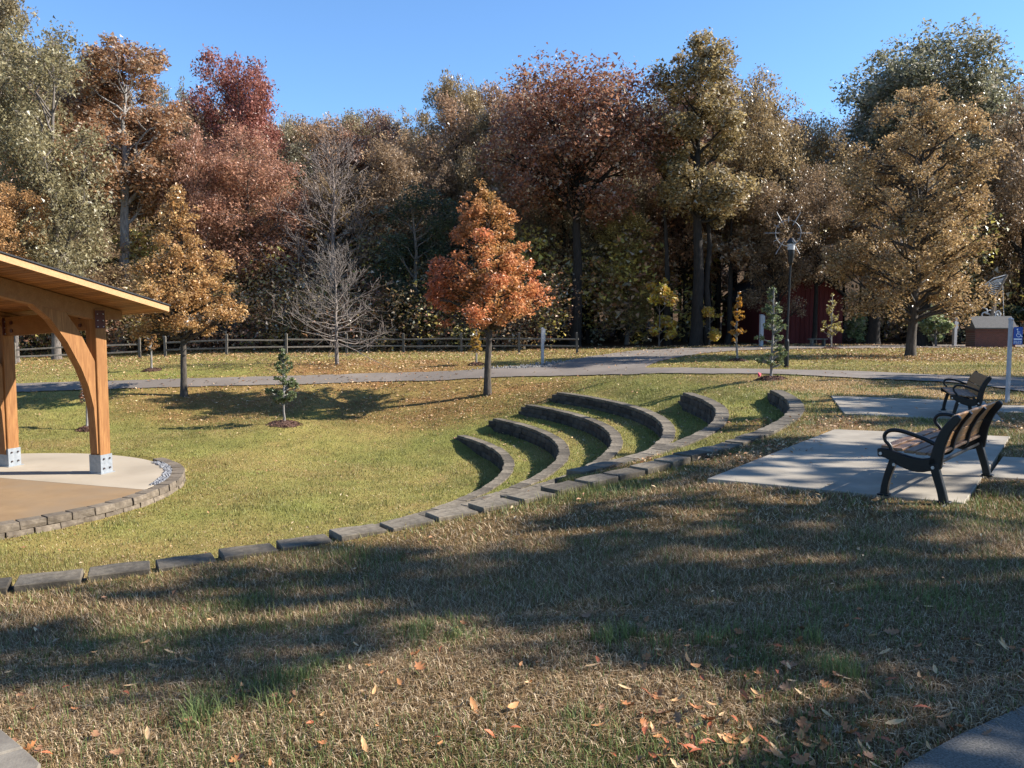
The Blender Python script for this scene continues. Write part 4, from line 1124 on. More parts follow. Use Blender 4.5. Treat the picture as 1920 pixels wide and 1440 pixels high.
def wood_tree(name, label, base, H, hw, cb, seed, pal, nleaf, lsize, aspect=.5, lobes=14, trunk_r=.25, bark='bark', shape='oval', group=None,
              lean=0.0, cat='tree', density=1.0, pale_in=0.0, up=.35, droop=0.0, colfun=None, limb_r=1.5, gap=0.25, off=(0, 0), trunks=None, small=False, neutral=False, clr=1.0):
    """trunk + limbs + crown; heights in metres above base; cb crown base height, hw crown half width"""
    rng = np.random.default_rng(seed)
    root = empty(name, base, 0, label, cat, group)
    tb = Tubes()
    ch = H - cb; zc = cb + ch * .5
    # lobes of the crown
    LB = []
    tries = 0
    while len(LB) < lobes * 1.3 and tries < 4000:
        tries += 1
        u = rng.uniform(0, 1); z = cb + ch * (0.06 + 0.88 * u)
        if shape == 'oval': rad = hw * math.sqrt(max(0.02, 1 - abs((u - .42) / .60) ** 2.2))
        elif shape == 'cone': rad = hw * ((1 - u) ** .85 * 1.05 + .03) * (0.62 + .38 * min(1, u / .15))
        elif shape == 'tall': rad = hw * math.sqrt(max(0.02, 1 - abs((u - .34) / .68) ** 1.9))
        elif shape == 'oak': rad = hw * math.sqrt(max(0.03, 1 - abs((u - .55) / .55) ** 2.6))
        else: rad = hw * math.sqrt(max(0.02, 1 - abs((u - .5) / .52) ** 2))
        ang = rng.uniform(0, 2*pi); rr = rad * math.sqrt(rng.uniform(.12, 1)) * (.88 if small else .76)
        lr = hw * (rng.uniform(.15, .26) if small else rng.uniform(.24, .42)) * (0.6 + .4 * rad / hw) * (1.0 if shape != 'oak' else .9)
        p = np.array([rr * cos(ang) + off[0] * u, rr * sin(ang) + off[1] * u, min(z, H - lr * 1.3)])
        if all(np.linalg.norm(p - q) > (lr + r2) * .45 for q, r2 in LB): LB.append((p, lr))
    # trunk
    top = np.array([off[0] * .7, off[1] * .7, H * (.95 if small else .86)]); nseg = 12
    tt = np.linspace(0, 1, nseg + 1)
    wobx = np.cumsum(rng.normal(0, .012 * H, nseg + 1)) * .35; woby = np.cumsum(rng.normal(0, .012 * H, nseg + 1)) * .35
    wobx -= wobx[0]; woby -= woby[0]
    TP = np.stack([top[0] * tt + wobx + lean * tt, top[1] * tt + woby, top[2] * tt], 1)
    TR = trunk_r * (1 - tt) ** .75 * .95 + .012
    Pq = TP.copy(); Pq[0, 2] -= .25
    fl = TR.copy(); fl[0] *= 1.45
    extra = np.array([[TP[0, 0], TP[0, 1], .25 * min(1, H / 8)]])
    Pq = np.concatenate([Pq[:1], extra, Pq[1:]]); fl = np.concatenate([fl[:1], [TR[0] * 1.08], fl[1:]])
    tb.add(Pq, fl, 10)
    if trunks:
        for (dx, dy, rr_, hh) in trunks:
            q = np.stack([dx + dx * .35 * tt[:8] + rng.normal(0, .05, 8), dy + 0 * tt[:8], np.linspace(-.2, hh, 8)], 1)
            tb.add(q, rr_ * (1 - .6 * np.linspace(0, 1, 8)), 9)
    CL = []; CLr = []
    for (p, lr) in LB:
        d = math.hypot(p[0], p[1])
        zs = max(cb * rng.uniform(.85, 1.25), p[2] - d * (rng.uniform(.25, .65) if small else rng.uniform(.5, 1.0)) - lr * .3); zs = min(zs, H * .8)
        k = zs / top[2] * nseg; i = min(int(k), nseg - 1); f = k - i
        s0 = TP[i] * (1 - f) + TP[i + 1] * f; r0 = (TR[i] * (1 - f) + TR[i + 1] * f)
        mid = (s0 + p) / 2 + np.array([0, 0, rng.uniform(-.06, .10) * d]) + rng.normal(0, .06 * max(d, .4), 3)
        u = np.linspace(0, 1, 7)[:, None]
        path = s0 * (1-u)**2 + mid * 2*u*(1-u) + p * u*u + rng.normal(0, .018 * hw, (7, 3)) * (u * (1 - u) * 4)
        lrad = min(r0 * .62, (.035 + .02 * lr) * limb_r * max(1, H / 14)) ; rad = lrad * (1 - .78 * u[:, 0]) + .006
        tb.add(path, rad, 6)
        ncl = max(4, int(9 * (lr / (hw * .32)) ** 2 * density))
        for c in range(ncl):
            v = rng.normal(0, 1, 3); v /= np.linalg.norm(v); v[2] = v[2] * .85 + .12
            q = p + v * lr * rng.uniform(.45, 1.0)
            CL.append(q); CLr.append(lr * rng.uniform(.34, .6) * clr)
            u0 = rng.integers(3, 7); a_ = path[min(u0, 6)]
            m_ = (a_ + q) / 2 + rng.normal(0, .10 * lr, 3)
            tb.add([a_, m_, q], [max(.008, rad[min(u0, 6)] * .55), max(.007, rad[-1] * .8), .006], 4)
    CL = np.array(CL); CLr = np.array(CLr)
    me = tb.mesh('trunk'); link('trunk', me, M[bark], root)
    # leaves
    w_ = CLr ** 2; w_ /= w_.sum()
    ci = rng.choice(len(CL), nleaf, p=w_)
    g = rng.normal(0, 1, (nleaf, 3)); g /= np.linalg.norm(g, axis=1)[:, None] + 1e-9
    g *= (rng.uniform(0, 1, nleaf) ** .5 * np.where(rng.uniform(0, 1, nleaf) < .22, 1.4, 1.05))[:, None] * CLr[ci][:, None] * 1.15; g[:, 2] *= .78
    P = CL[ci] + g
    far_ = base[1] > 42 or base[0] > .64 * base[1] + 1
    V, F = (leaf_tris if far_ else leaf_quads)(P, lsize, aspect, rng, up, droop); kv = 3 if far_ else 4
    ctint = rng.uniform(0, 1, len(CL))
    ltint = np.linalg.norm(P[:, :2], axis=1) / hw
    t = .5 * ctint[ci] + .5 * rng.uniform(0, 1, nleaf)
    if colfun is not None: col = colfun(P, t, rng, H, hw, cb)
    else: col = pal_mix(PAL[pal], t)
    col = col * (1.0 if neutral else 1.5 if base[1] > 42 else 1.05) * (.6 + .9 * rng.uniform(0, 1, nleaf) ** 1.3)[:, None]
    if base[1] > 42 and not neutral:                            # pale flecks: sun glints put into the leaf colour
        pale = rng.uniform(0, 1, nleaf) < .16
        col = np.where(pale[:, None], col * .35 + np.array([.36, .33, .27]), col)
    col = np.minimum(col, 1.0 if neutral else .68)
    cc = np.ones((nleaf * kv, 4)); cc[:, :3] = np.repeat(np.clip(col, .003, .9), kv, 0)
    link('crown', np_mesh('crown', V, F, {'Col': cc}), M['foliage'], root)
    return root

TOTAL_LEAF = 0
def neutral_col(P, t, rng, H, hw, cb):
    A = pal_mix([(.40, .39, .37), (.58, .56, .53), (.78, .73, .66), (.50, .53, .45)], t)
    A = A * (.75 + .5 * rng.uniform(0, 1, len(P)))[:, None]
    pale = rng.uniform(0, 1, len(P)) < .14  # whitish leaves imitate glints of sun in the crown
    return np.where(pale[:, None], np.array([.95, .95, .92]), A)
PROTO = {}
def proto(kind, var):
    key = (kind, var)
    if key not in PROTO:
        shape, cbf, lob = {'low': ('oval', .10, 30), 'mid': ('oval', .30, 28), 'oak': ('oak', .34, 28), 'high': ('oak', .48, 24)}[kind]
        r = wood_tree('proto', None, Vector((0, 60, 0)), 18.0, 4.6, 18 * cbf, 1000 + 10 * var + len(kind) * 100 + ord(kind[0]), None, 36000, .17, .55, lob, .30, 'bark', shape, colfun=neutral_col, neutral=True, limb_r=1.7, droop=.4)
        tr, cr = [c for c in r.children if c.name.startswith('trunk')][0], [c for c in r.children if c.name.startswith('crown')][0]
        PROTO[key] = (tr.data, cr.data)
        for o_ in (tr, cr, r): bpy.data.objects.remove(o_)
    return PROTO[key]
def inst_tree(root, loc, H, hw, kind, var, tint, bark, rot):
    """a copy of one of the grown trees, sharing its mesh data"""
    tm, cm = proto(kind, var)
    sc_ = (hw / 4.6, hw / 4.6, H / 18.0)
    for nm, me_, mt in (('trunk', tm, M[bark]), ('crown', cm, M['foliage'])):
        o_ = link(nm, me_, mt, root); o_.scale = sc_; o_.location = loc; o_.rotation_euler = (0, 0, rot)
        if nm == 'crown': o_.color = (*tint, 1)
SPECIAL = {103, 115, 116, 118, 122, 123, 124, 125, 131, 132, 133, 134, 135}
def px_tree(name, label, px, Y, top, hwpx, cbpy, seed, pal, shape='oval', tr=.28, bark='bark', k=1.0, lobes=16, base=None, group=None, ls=None, **kw):
    """place by bearing and distance; sizes follow from the distance"""
    if base is None:
        x = at_depth(px, 640, Y).x; base = Vector((x, Y, float(Tz(x, Y))))
    Yd = base.y
    H = at_depth(px, top, Yd).z - base.z; hw = hwpx * Yd / FPX; cb = at_depth(px, cbpy, Yd).z - base.z
    cb = max(.05 * H, cb)
    if seed < 200 and seed not in SPECIAL:
        f_ = cb / H; kind = 'low' if f_ < .2 else ('oak' if shape == 'oak' else 'mid') if f_ < .45 else 'high'
        root = empty(name, base, 0, label, kw.get('cat', 'tree'), group)
        m_ = np.mean(np.array(PAL[pal]), 0) / .56 * 1.55; m_ = m_ * .85 + m_.mean() * .15
        inst_tree(root, (0, 0, 0), H, hw * 1.06, kind, seed % 3, tuple(np.minimum(m_, 1)), bark, (seed * 2.399) % 6.28)
        return root
    area = (2 * hwpx * (cbpy - top)) * .284 * .75
    n = int(np.clip(area * (3.3 if Yd > 42 else 1.7) * k, 600, 60000))
    ls = ls or (.0035 * Yd)
    global TOTAL_LEAF; TOTAL_LEAF += n
    return wood_tree(name, label, base, H, hw, cb, seed, pal, n, ls, .58, lobes, tr, bark, shape, group, **kw)

GW = 'trees along the edge of the wood'
W = lambda *a, **k: px_tree(*a, group=GW, **k)
W('oak_tree', 'olive willow oak filling the top left corner', 5, 50, -70, 95, 330, 101, 'olive', lobes=20, tr=.38, droop=.8)
W('oak_tree', 'tall olive green willow oak rising behind the pavilion roof', 105, 48, 18, 116, 560, 102, 'olivegrn', lobes=26, tr=.36, bark='bark', droop=.8)
W('oak_tree', 'rust brown tree with pale bare limbs low in its crown, left of the red tree', 222, 54, 58, 130, 400, 103, 'rust', lobes=24, tr=.42, bark='bark_pale', limb_r=1.6, off=(1.0, 0))
W('background_tree', 'small dark green crown poking up left of the dark red tree', 330, 76, 132, 52, 420, 104, 'darkolive', shape='oak', lobes=12, k=.7)
W('maple_tree', 'dark red tree standing highest against the sky at left', 455, 66, 90, 92, 330, 105, 'darkred', shape='oak', lobes=15, tr=.3, k=.62, off=(.8, 0))
W('maple_tree', 'broad reddish pink tree below the dark red crown', 470, 57, 232, 105, 560, 106, 'redpink', lobes=22, tr=.3)
W('oak_tree', 'orange brown tree between the rust tree and the reddish pink tree', 372, 55, 225, 62, 520, 107, 'redpink', lobes=14, tr=.24, k=.8)
W('background_tree', 'olive brown crown on the skyline right of the dark red tree', 585, 78, 214, 62, 480, 108, 'olivebr', shape='oak', lobes=14, k=.8)
W('background_tree', 'low rounded olive crown on the skyline above the bare grey tree', 690, 78, 190, 74, 480, 109, 'olive', shape='oak', lobes=14, k=.8)
W('background_tree', 'olive crown on the skyline left of the tan crowns', 772, 74, 184, 66, 480, 110, 'olivebr', shape='oak', lobes=15, k=.8)
W('background_tree', 'airy tan olive crown beside the big red brown oak', 852, 70, 136, 66, 460, 111, 'olivebr', shape='oak', lobes=16, k=.75)
W('oak_tree', 'rust crown overlapping the left side of the big red brown oak', 948, 66, 138, 72, 470, 112, 'rust', shape='oak', lobes=15, tr=.3, k=.8)
W('oak_tree', 'dull brown tree right of the bare grey tree', 735, 60, 260, 92, 600, 113, 'brown', lobes=20, tr=.28)
W('evergreen_tree', 'dark evergreen standing behind the left side of the orange maple', 788, 54, 338, 92, 632, 114, 'evergreen', lobes=24, tr=.2, k=1.5, shape='oval')
W('oak_tree', 'big spreading red brown oak right of centre', 1078, 55, 116, 172, 395, 115, 'redbrown', shape='oval', lobes=34, tr=.42, bark='bark_dark', k=.72, limb_r=2.0, off=(.3, 0))
W('oak_tree', 'tall olive brown tree with twin dark trunks right of the big oak', 1305, 53, 52, 98, 440, 116, 'olivebr', lobes=26, tr=.42, bark='bark_dark', trunks=[(.65, .2, .26, 9)], k=.8)
W('oak_tree', 'shorter olive brown tree leaning on the tall twin trunked one', 1418, 57, 120, 82, 470, 117, 'olivebr', lobes=20, tr=.3, bark='bark_dark', k=.8)
W('oak_tree', 'big dark olive oak towering at the right above the orange tree', 1722, 64, 55, 165, 330, 118, 'darkolive', shape='oak', lobes=30, tr=.42, bark='bark_dark', k=.75, limb_r=1.6)
W('oak_tree', 'brown olive tree cut by the right edge of the picture', 1905, 57, 140, 85, 600, 119, 'brown', lobes=22, tr=.4, bark='bark_dark')
W('oak_tree', 'brown olive tree in the dip of the skyline left of the dark oak', 1515, 60, 205, 72, 520, 120, 'olivebr', lobes=16, tr=.26, bark='bark_dark', k=.8)
W('oak_tree', 'dark trunked tree in front of the red barn', 1526, 55, 300, 70, 540, 121, 'brown', lobes=14, tr=.22, bark='bark_dark', k=.8)
W('oak_tree', 'stout dark trunk left of the orange tree with low brown crown', 1637, 54, 330, 64, 570, 122, 'brown', lobes=14, tr=.40, bark='bark_dark', k=.8)
W('oak_tree', 'stout dark trunk standing just behind the orange tree trunk', 1732, 51, 300, 72, 560, 123, 'olivebr', lobes=14, tr=.48, bark='bark_dark', k=.7)
W('oak_tree', 'slim straight dark trunk right of the big red brown oak', 1253, 54, 260, 52, 420, 124, 'olivebr', lobes=10, tr=.23, bark='bark_dark', k=.6)
W('oak_tree', 'slim dark trunk behind the small orange sapling', 1364, 55, 300, 60, 520, 125, 'brown', lobes=12, tr=.2, bark='bark_dark', k=.7)
W('oak_tree', 'brown tree whose low crown half hides the red barn roof', 1455, 54, 330, 62, 590, 136, 'brown', lobes=14, tr=.2, bark='bark_dark')
W('understory_tree', 'yellow green understory tree beyond the fence end', 1175, 57, 380, 62, 640, 126, 'yellowgrn', lobes=14, tr=.12, k=.7)
W('understory_tree', 'brown understory tree left of the bare young tree', 535, 57, 400, 62, 640, 127, 'redbrown', lobes=14, tr=.14, k=.8)
W('understory_tree', 'brown understory tree behind the right side of the maple', 1010, 58, 380, 66, 640, 128, 'brown', lobes=14, tr=.14, k=.9)
W('understory_tree', 'orange brown understory tree left of the pavilion roof edge', 30, 46, 340, 70, 520, 129, 'orangebr', lobes=12, tr=.16, k=.7)
W('understory_tree', 'brown understory tree behind the pavilion roof', 175, 52, 420, 85, 640, 130, 'brown', lobes=16, tr=.16, k=.8)
W('shrub', 'bright yellow shrub between the dark trunks', 1236, 53, 515, 34, 646, 131, 'yellow', lobes=9, tr=.05, k=.9, cat='shrub')
W('shrub', 'orange yellow shrub right of the twin dark trunks', 1330, 53, 570, 26, 646, 132, 'yellow', lobes=7, tr=.05, k=.9, cat='shrub')
W('shrub', 'pale green shrub between the barn and the stout dark trunk', 1607, 57, 585, 28, 648, 133, 'sapgreen', lobes=8, tr=.05, k=1.1, cat='shrub')
W('shrub', 'rounded green shrub left of the white post near the brick box', 1755, 50, 545, 30, 650, 134, 'sapgreen', lobes=9, tr=.05, k=1.1, cat='shrub')
W('shrub', 'dark green shrub behind the wheelchair sign', 1912, 56, 570, 42, 650, 135, 'evergreen', lobes=9, tr=.06, k=1.2, cat='shrub')

# the three nearer trees
def maple_col(P, t, rng, H, hw, cb):
    u = (P[:, 2] - cb) / (H - cb); r = np.linalg.norm(P[:, :2], axis=1) / hw
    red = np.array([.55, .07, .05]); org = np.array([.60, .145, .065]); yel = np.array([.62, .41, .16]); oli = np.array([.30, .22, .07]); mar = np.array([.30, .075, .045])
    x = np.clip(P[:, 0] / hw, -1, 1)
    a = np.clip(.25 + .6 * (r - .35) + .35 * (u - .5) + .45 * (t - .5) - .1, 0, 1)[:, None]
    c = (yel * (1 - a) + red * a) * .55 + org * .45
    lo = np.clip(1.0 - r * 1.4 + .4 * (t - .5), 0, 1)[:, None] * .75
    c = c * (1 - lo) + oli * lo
    lf = np.clip(-x * .75 + .05, 0, .7)[:, None]  # shaded left side of the crown painted in as darker maroon
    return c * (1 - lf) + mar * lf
def mk(px, base, top, hwpx, cbpy): return None
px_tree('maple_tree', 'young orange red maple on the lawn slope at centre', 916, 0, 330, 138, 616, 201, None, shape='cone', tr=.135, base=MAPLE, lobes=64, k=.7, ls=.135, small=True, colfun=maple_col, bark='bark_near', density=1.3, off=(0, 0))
px_tree('oak_tree', 'young orange brown oak beside the pavilion roof end', 347, 0, 340, 122, 640, 202, 'goldbr', shape='cone', tr=.115, base=LTREE, lobes=70, k=.72, ls=.115, small=True, bark='bark_near', density=1.2)
px_tree('oak_tree', 'tall orange brown oak with dense crown behind the farther bench', 1712, 0, 146, 158, 605, 203, 'tanbrown', shape='tall', tr=.21, base=RTREE, lobes=80, k=.8, ls=.135, small=True, bark='bark_near', density=1.2)

# bare trees
def bare_tree(name, label, base, H, hw, seed, r0, bark, nmain=46, z0=.18, lev=3, group=None, dens=1.0, fine=.006, flat=8):
    rng = np.random.default_rng(seed); tb = Tubes()
    root = empty(name, base, 0, label, 'tree', group)
    zz = np.linspace(0, 1, 12); P = np.stack([rng.normal(0, .01 * H, 12) * zz, rng.normal(0, .01 * H, 12) * zz, H * zz * .97 - .2 * (zz == 0)], 1)
    tb.add(P, r0 * (1 - zz) ** .8 + fine, 8)
    def grow(p, d, L_, r, lv):
        n = 6; pts = [p]; q = p.copy(); dd = d.copy()
        for i in range(n):
            dd = dd + rng.normal(0, .13, 3) + np.array([0, 0, .03]); dd /= np.linalg.norm(dd)
            q = q + dd * L_ / n; pts.append(q)
        tb.add(pts, np.linspace(r, fine * .7, n + 1), 4 if lv < 2 else 3)
        if lv < lev:
            for c in range(int(rng.integers(4, 8) * dens)):
                u = rng.uniform(.2, .98); i = min(int(u * n), n - 1); s = pts[i] + (pts[i+1] - pts[i]) * (u * n - i)
                nd = dd * .75 + rng.normal(0, .42, 3) + np.array([0, 0, .14]); nd /= np.linalg.norm(nd)
                grow(s, nd, L_ * rng.uniform(.3, .55) * (1.15 - .4 * u), max(fine, r * .5 * (1 - u * .6)), lv + 1)
    for k in range(nmain):
        u = z0 + (1 - z0) * ((k + rng.uniform(0, 1)) / nmain) * .93
        ang = k * 2.4 + rng.uniform(-.4, .4)
        el = radians(flat + (70 - flat) * ((u - z0) / (1 - z0)) ** .8) + rng.normal(0, .1)
        d = np.array([cos(ang) * cos(el), sin(ang) * cos(el), sin(el)])
        L_ = hw * (1.08 - .72 * (u - z0) / (1 - z0)) * rng.uniform(.75, 1.1)
        i = min(int(u * 11), 10); s = P[i] + (P[i+1] - P[i]) * (u * 11 - i)
        grow(s, d, L_, max(fine * 1.4, r0 * .32 * (1.2 - u)), 1)
    link('branches', tb.mesh('branches'), M[bark], root)
    return root
M['twig'] = noise_mat('grey_twigs', (.12, .098, .082), (.25, .21, .18), 6, .9, 0, space='World')
M['twig_far'] = noise_mat('brown_twigs', (.13, .10, .085), (.24, .195, .17), 3, .9, 0, space='World')
hB = at_depth(632, 478, BARE.y).z - BARE.z
bare_tree('bare_tree', 'small bare young tree with upswept grey twigs in front of the fence', BARE, hB, 2.75, 301, .085, 'twig', 64, .20, 3, dens=.75, fine=.0075, flat=-16)
bx = at_depth(625, 640, 56).x; gz = float(Tz(bx, 56)); hB2 = at_depth(625, 262, 56).z - gz
bare_tree('bare_tree', 'tall leafless grey brown tree among the coloured crowns', Vector((bx, 56, gz)), hB2, 4.6, 302, .20, 'twig_far', 74, .26, 3, group=GW, dens=.8, fine=.020, flat=8)

# saplings with mulch rings
def mulch_ring(g, r, label, seed):
    rng = np.random.default_rng(seed); n = 22; V = []; F = []
    rings = [(0, .10), (.35, .095), (.7, .06), (1.0, -.03)]
    root = empty('mulch_bed', g, 0, label, 'mulch bed', 'mulch rings round the saplings')
    mb = MB(); vs = [(0, 0, .11)]
    for rr, z in rings[1:]:
        for k in range(n):
            a = 2*pi*k/n; q = rr * r * (1 + rng.normal(0, .05))
            x, y = q * cos(a), q * sin(a)
            vs.append((x, y, float(Tz(g.x + x, g.y + y)) - g.z + z + rng.normal(0, .008)))
    fs = [(0, 1 + k, 1 + (k + 1) % n) for k in range(n)]
    for j in range(2):
        fs += [(1 + j*n + k, 1 + (j+1)*n + k, 1 + (j+1)*n + (k+1) % n, 1 + j*n + (k+1) % n) for k in range(n)]
    mb.add(vs, fs); mb.build('mound', M['mulch'], root, smooth=True)
    m_ = 260; rr = r * np.sqrt(rng.uniform(0, 1.15, m_)); aa = rng.uniform(0, 2*pi, m_); x = rr*np.cos(aa); y = rr*np.sin(aa)
    z = Tz(g.x + x, g.y + y) - g.z + .11 * (1 - (rr / r) ** 2) + .005
    V, F = leaf_quads(np.stack([x, y, z], 1), .085, .38, rng, .8)
    col = pal_mix([(.03,.016,.01),(.09,.045,.03),(.17,.085,.06),(.24,.15,.11)], rng.uniform(0, 1, m_)); cc = np.ones((m_*4, 4)); cc[:, :3] = np.repeat(col, 4, 0)
    tag(link('mulch_chips', np_mesh('mulch_chips', V, F, {'Col': cc}), M['mulch_chip'], root), kind='stuff')
    return root
SAP = [  # px, base y, top y, half width px, crown bottom y, palette, leaves, label, mulch label
 (533, 795, 650, 36, 758, 'sapdark', 3600, 'green sapling with slim white stem on the lawn beside the maple shadow', 'mulch ring under the green sapling on the lawn', 33),
 (1445, 712, 530, 40, 695, 'sapdark', 2600, 'green sapling with ragged side twigs in front of the lamp post', 'mulch ring with a pink flag beside the upper trail', 30),
 (1382, 677, 540, 20, 648, 'orange', 1800, 'slender bright orange sapling on the grass between the trails', 'mulch ring under the bright orange sapling', 19),
 (1558, 654, 545, 22, 635, 'yellowgrn', 1500, 'yellow green sapling in front of the red barn', 'flat mulch ring in front of the red barn', 19),
 (285, 695, 600, 17, 660, 'orangebr', 800, 'thin yellowish sapling right of the pavilion post', 'mulch ring under the thin yellowish sapling', 19),
 (893, 684, 612, 17, 662, 'yellow', 900, 'thin yellow sapling just left of the maple trunk', 'mulch ring half hidden by the maple trunk', 17),
 (163, 806, 700, 16, 758, 'redpink', 500, 'small reddish sapling hidden behind the pavilion brace', 'mulch ring behind the pavilion post', 20),
]
for k, (px, by, ty, hwp, cbp, pal, nl, lab, mlab, mr) in enumerate(SAP):
    g = ground(px, by); d = g.y
    H = at_depth(px, ty, d).z - g.z; cb = at_depth(px, cbp, d).z - g.z
    wood_tree('sapling', lab, g, H, hwp * d / FPX, cb, 400 + k, pal, nl, .085 if d < 30 else .10, .42, 30, .028 if d < 30 else .035, 'bark_pale', 'cone', 'saplings', lean=.03, density=.8, small=True)
    mulch_ring(g, mr * d / FPX, mlab, 500 + k)
g = ground(1421, 711)
fl = empty('marker_flag', g, 0, 'tiny pink marker flag in the mulch by the trail', 'flag')
MB().tube([(0,0,-.05),(0,0,.2)], .004, 5).build('wire', M['bolt'], fl)
MB().add([(0,0,.2),(.10,.02,.17),(.08,-.02,.08),(0,0,.07),(0,.003,.2),(.10,.023,.17),(.08,-.017,.08),(0,.003,.07)], [(0,1,2,3),(7,6,5,4),(0,4,5,1),(1,5,6,2),(2,6,7,3)]).build('cloth', M['pink'], fl)

# trees outside the picture at right, whose shade falls across the foreground
def side_tree(x, y, H, hw, cb, seed, pal, n, label):
    wood_tree('oak_tree', label, Vector((x, y, float(Tz(x, y)))), H, hw, cb, seed, pal, n, .22, .6, 18, .3, 'bark', 'oak', 'shade trees beyond the right edge', density=.8, clr=.68)
side_tree(15.0, 5.9, 12.6, 3.1, 3.0, 601, 'olivebr', 5600, 'oak beyond the right edge whose shade crosses the near grass')
side_tree(10.5, 4.1, 6.6, 1.5, 2.0, 602, 'olivebr', 800, 'smaller oak beyond the right edge nearest the viewer')
side_tree(15.8, 9.7, 10.5, 2.7, 2.6, 603, 'olivebr', 4600, 'oak beyond the right edge shading the bench pads')
side_tree(19.3, 15.3, 10.0, 3.0, 2.4, 604, 'olivebr', 5200, 'oak beyond the right edge shading the farther bench')
side_tree(24.0, 21.2, 10.0, 4.0, 3.0, 605, 'olivebr', 6000, 'oak beyond the right edge shading the trail bend')

# the deeper wood behind, one mass
def wood_mass(name, label, seed, n, xr, yr, ztop, pals, ls, lobes, zmin=0.2, lum=1.0):
    rng = np.random.default_rng(seed)
    bx = rng.uniform(xr[0], xr[1], lobes); by = rng.uniform(yr[0], yr[1], lobes)
    px_ = 960 + bx / by * FPX
    zt = ztop(px_, by)
    bz = zmin + (zt - zmin) * rng.uniform(0, 1, lobes) ** .9; br = rng.uniform(1.2, 2.6, lobes)
    br = np.minimum(br, np.maximum(.5, bz * .6 + .5))
    barnside = (px_ > 1385) & (px_ < 1600) & (by < 68) & (bz - br < 5.5)
    bz = np.where(barnside, 7.5, bz); br = np.where(barnside, .6, br)
    w_ = br ** 2; w_ /= w_.sum(); ci = rng.choice(lobes, n, p=w_)
    g = rng.normal(0, 1, (n, 3)); g /= np.linalg.norm(g, axis=1)[:, None]; g *= (rng.uniform(0, 1, n) ** .45)[:, None] * br[ci][:, None]
    P = np.stack([bx[ci], by[ci], bz[ci]], 1) + g
    P[:, 2] = np.maximum(P[:, 2], .05) + Tz(P[:, 0], P[:, 1])
    V, F = leaf_tris(P, ls, .6, rng, .35)
    pi_ = rng.integers(0, len(pals), lobes); col = np.zeros((n, 3)); t = rng.uniform(0, 1, n) * .6 + .4 * rng.uniform(0, 1, lobes)[ci]
    for k, p in enumerate(pals):
        mk_ = pi_[ci] == k; col[mk_] = pal_mix(PAL[p], t[mk_])
    cc = np.ones((n*3, 4)); cc[:, :3] = np.repeat(np.minimum(np.where(rng.uniform(0, 1, n)[:, None] < .15, col * .5 + np.array([.36, .33, .26]), col * lum) * rng.uniform(.5, 1.4, n)[:, None], .66), 3, 0)  # a share of leaves whitened as painted glint speckle
    return tag(link(name, np_mesh(name, V, F, {'Col': cc}), M['foliage']), label, 'woodland', kind='stuff')
SKY_X = [-400, 0, 100, 170, 260, 340, 450, 560, 700, 800, 870, 960, 1080, 1200, 1310, 1400, 1480, 1530, 1600, 1720, 1850, 1900, 2400]
SKY_Y = [0, 0, 60, 115, 150, 180, 190, 222, 205, 198, 175, 165, 150, 185, 130, 160, 215, 250, 150, 110, 130, 170, 120]
def sky_top(px, Y): return np.maximum(2.0, EYE + (HOR - np.interp(px, SKY_X, SKY_Y)) * Y / FPX - 1.5)
dw = empty('distant_wood', (0, 0, 0), 0, 'deep mixed autumn wood closing off the view behind the nearer trees', 'woodland', kind='stuff')
rngw = np.random.default_rng(701)
for row, (Yr, off_) in enumerate(((61.5, 0), (68, 22), (76, 9), (85, 30))):
    for k, px in enumerate(np.arange(-180 + off_, 2140, 78)):
        Yk = Yr + rngw.uniform(-2.5, 2.5); pxk = px + rngw.uniform(-22, 22)
        if row == 0 and 1380 < pxk < 1610: continue
        x = (pxk - 960) / FPX * Yk; zb = float(Tz(x, Yk))
        top = np.interp(pxk, SKY_X, SKY_Y) + rngw.uniform(-12, 45) + (70 if row == 0 else 0)
        H = at_depth(pxk, top, Yk).z - zb
        pl = ['brown', 'olivebr', 'darkolive', 'rust', 'olive', 'brown', 'redbrown', 'tanbrown'][int(rngw.integers(0, 8))]
        m_ = np.mean(np.array(PAL[pl]), 0) / .56 * 1.7; m_ = m_ * .78 + m_.mean() * .22
        inst_tree(dw, (x, Yk, zb), max(H, 5), rngw.uniform(3.0, 4.4) * (1 if row else .8), ['low', 'mid', 'oak', 'mid'][int(rngw.integers(0, 4))], int(rngw.integers(0, 3)), tuple(np.minimum(m_, 1)), 'bark_dark', rngw.uniform(0, 6.28))
wood_mass('understory_foliage', 'tangled brown and olive undergrowth along the foot of the wood', 702, 90000, (-48, 50), (55, 64), lambda px, Y: np.full(px.shape, 7.0), ['brown', 'olivebr', 'darkolive', 'yellowgrn', 'rust', 'yellowgrn'], .26, 480, lum=1.9)
wood_mass('wood_edge_brush', 'low scrub and saplings at the wood edge behind the fence', 703, 62000, (-44, 2.5), (49.8, 55), lambda px, Y: np.full(px.shape, 3.6), ['brown', 'olivebr', 'yellowgrn', 'redbrown', 'rust'], .155, 300, lum=1.5)
# trunks deep in the wood
tb = Tubes(); rng = np.random.default_rng(77)
for k in range(110):
    x = rng.uniform(-50, 52); y = rng.uniform(57, 78); h = rng.uniform(8, 13); r = rng.uniform(.07, .26); zz = np.linspace(0, 1, 6)
    tb.add(np.stack([x + np.cumsum(rng.normal(0, .12, 6)), y + 0*zz, float(Tz(x, y)) - .2 + zz * h], 1), r * (1 - .6 * zz), 6)
tag(link('wood_trunks', tb.mesh('wood_trunks'), M['bark_dark']), 'crowded thin trunks deep in the shaded wood', 'woodland', kind='stuff')

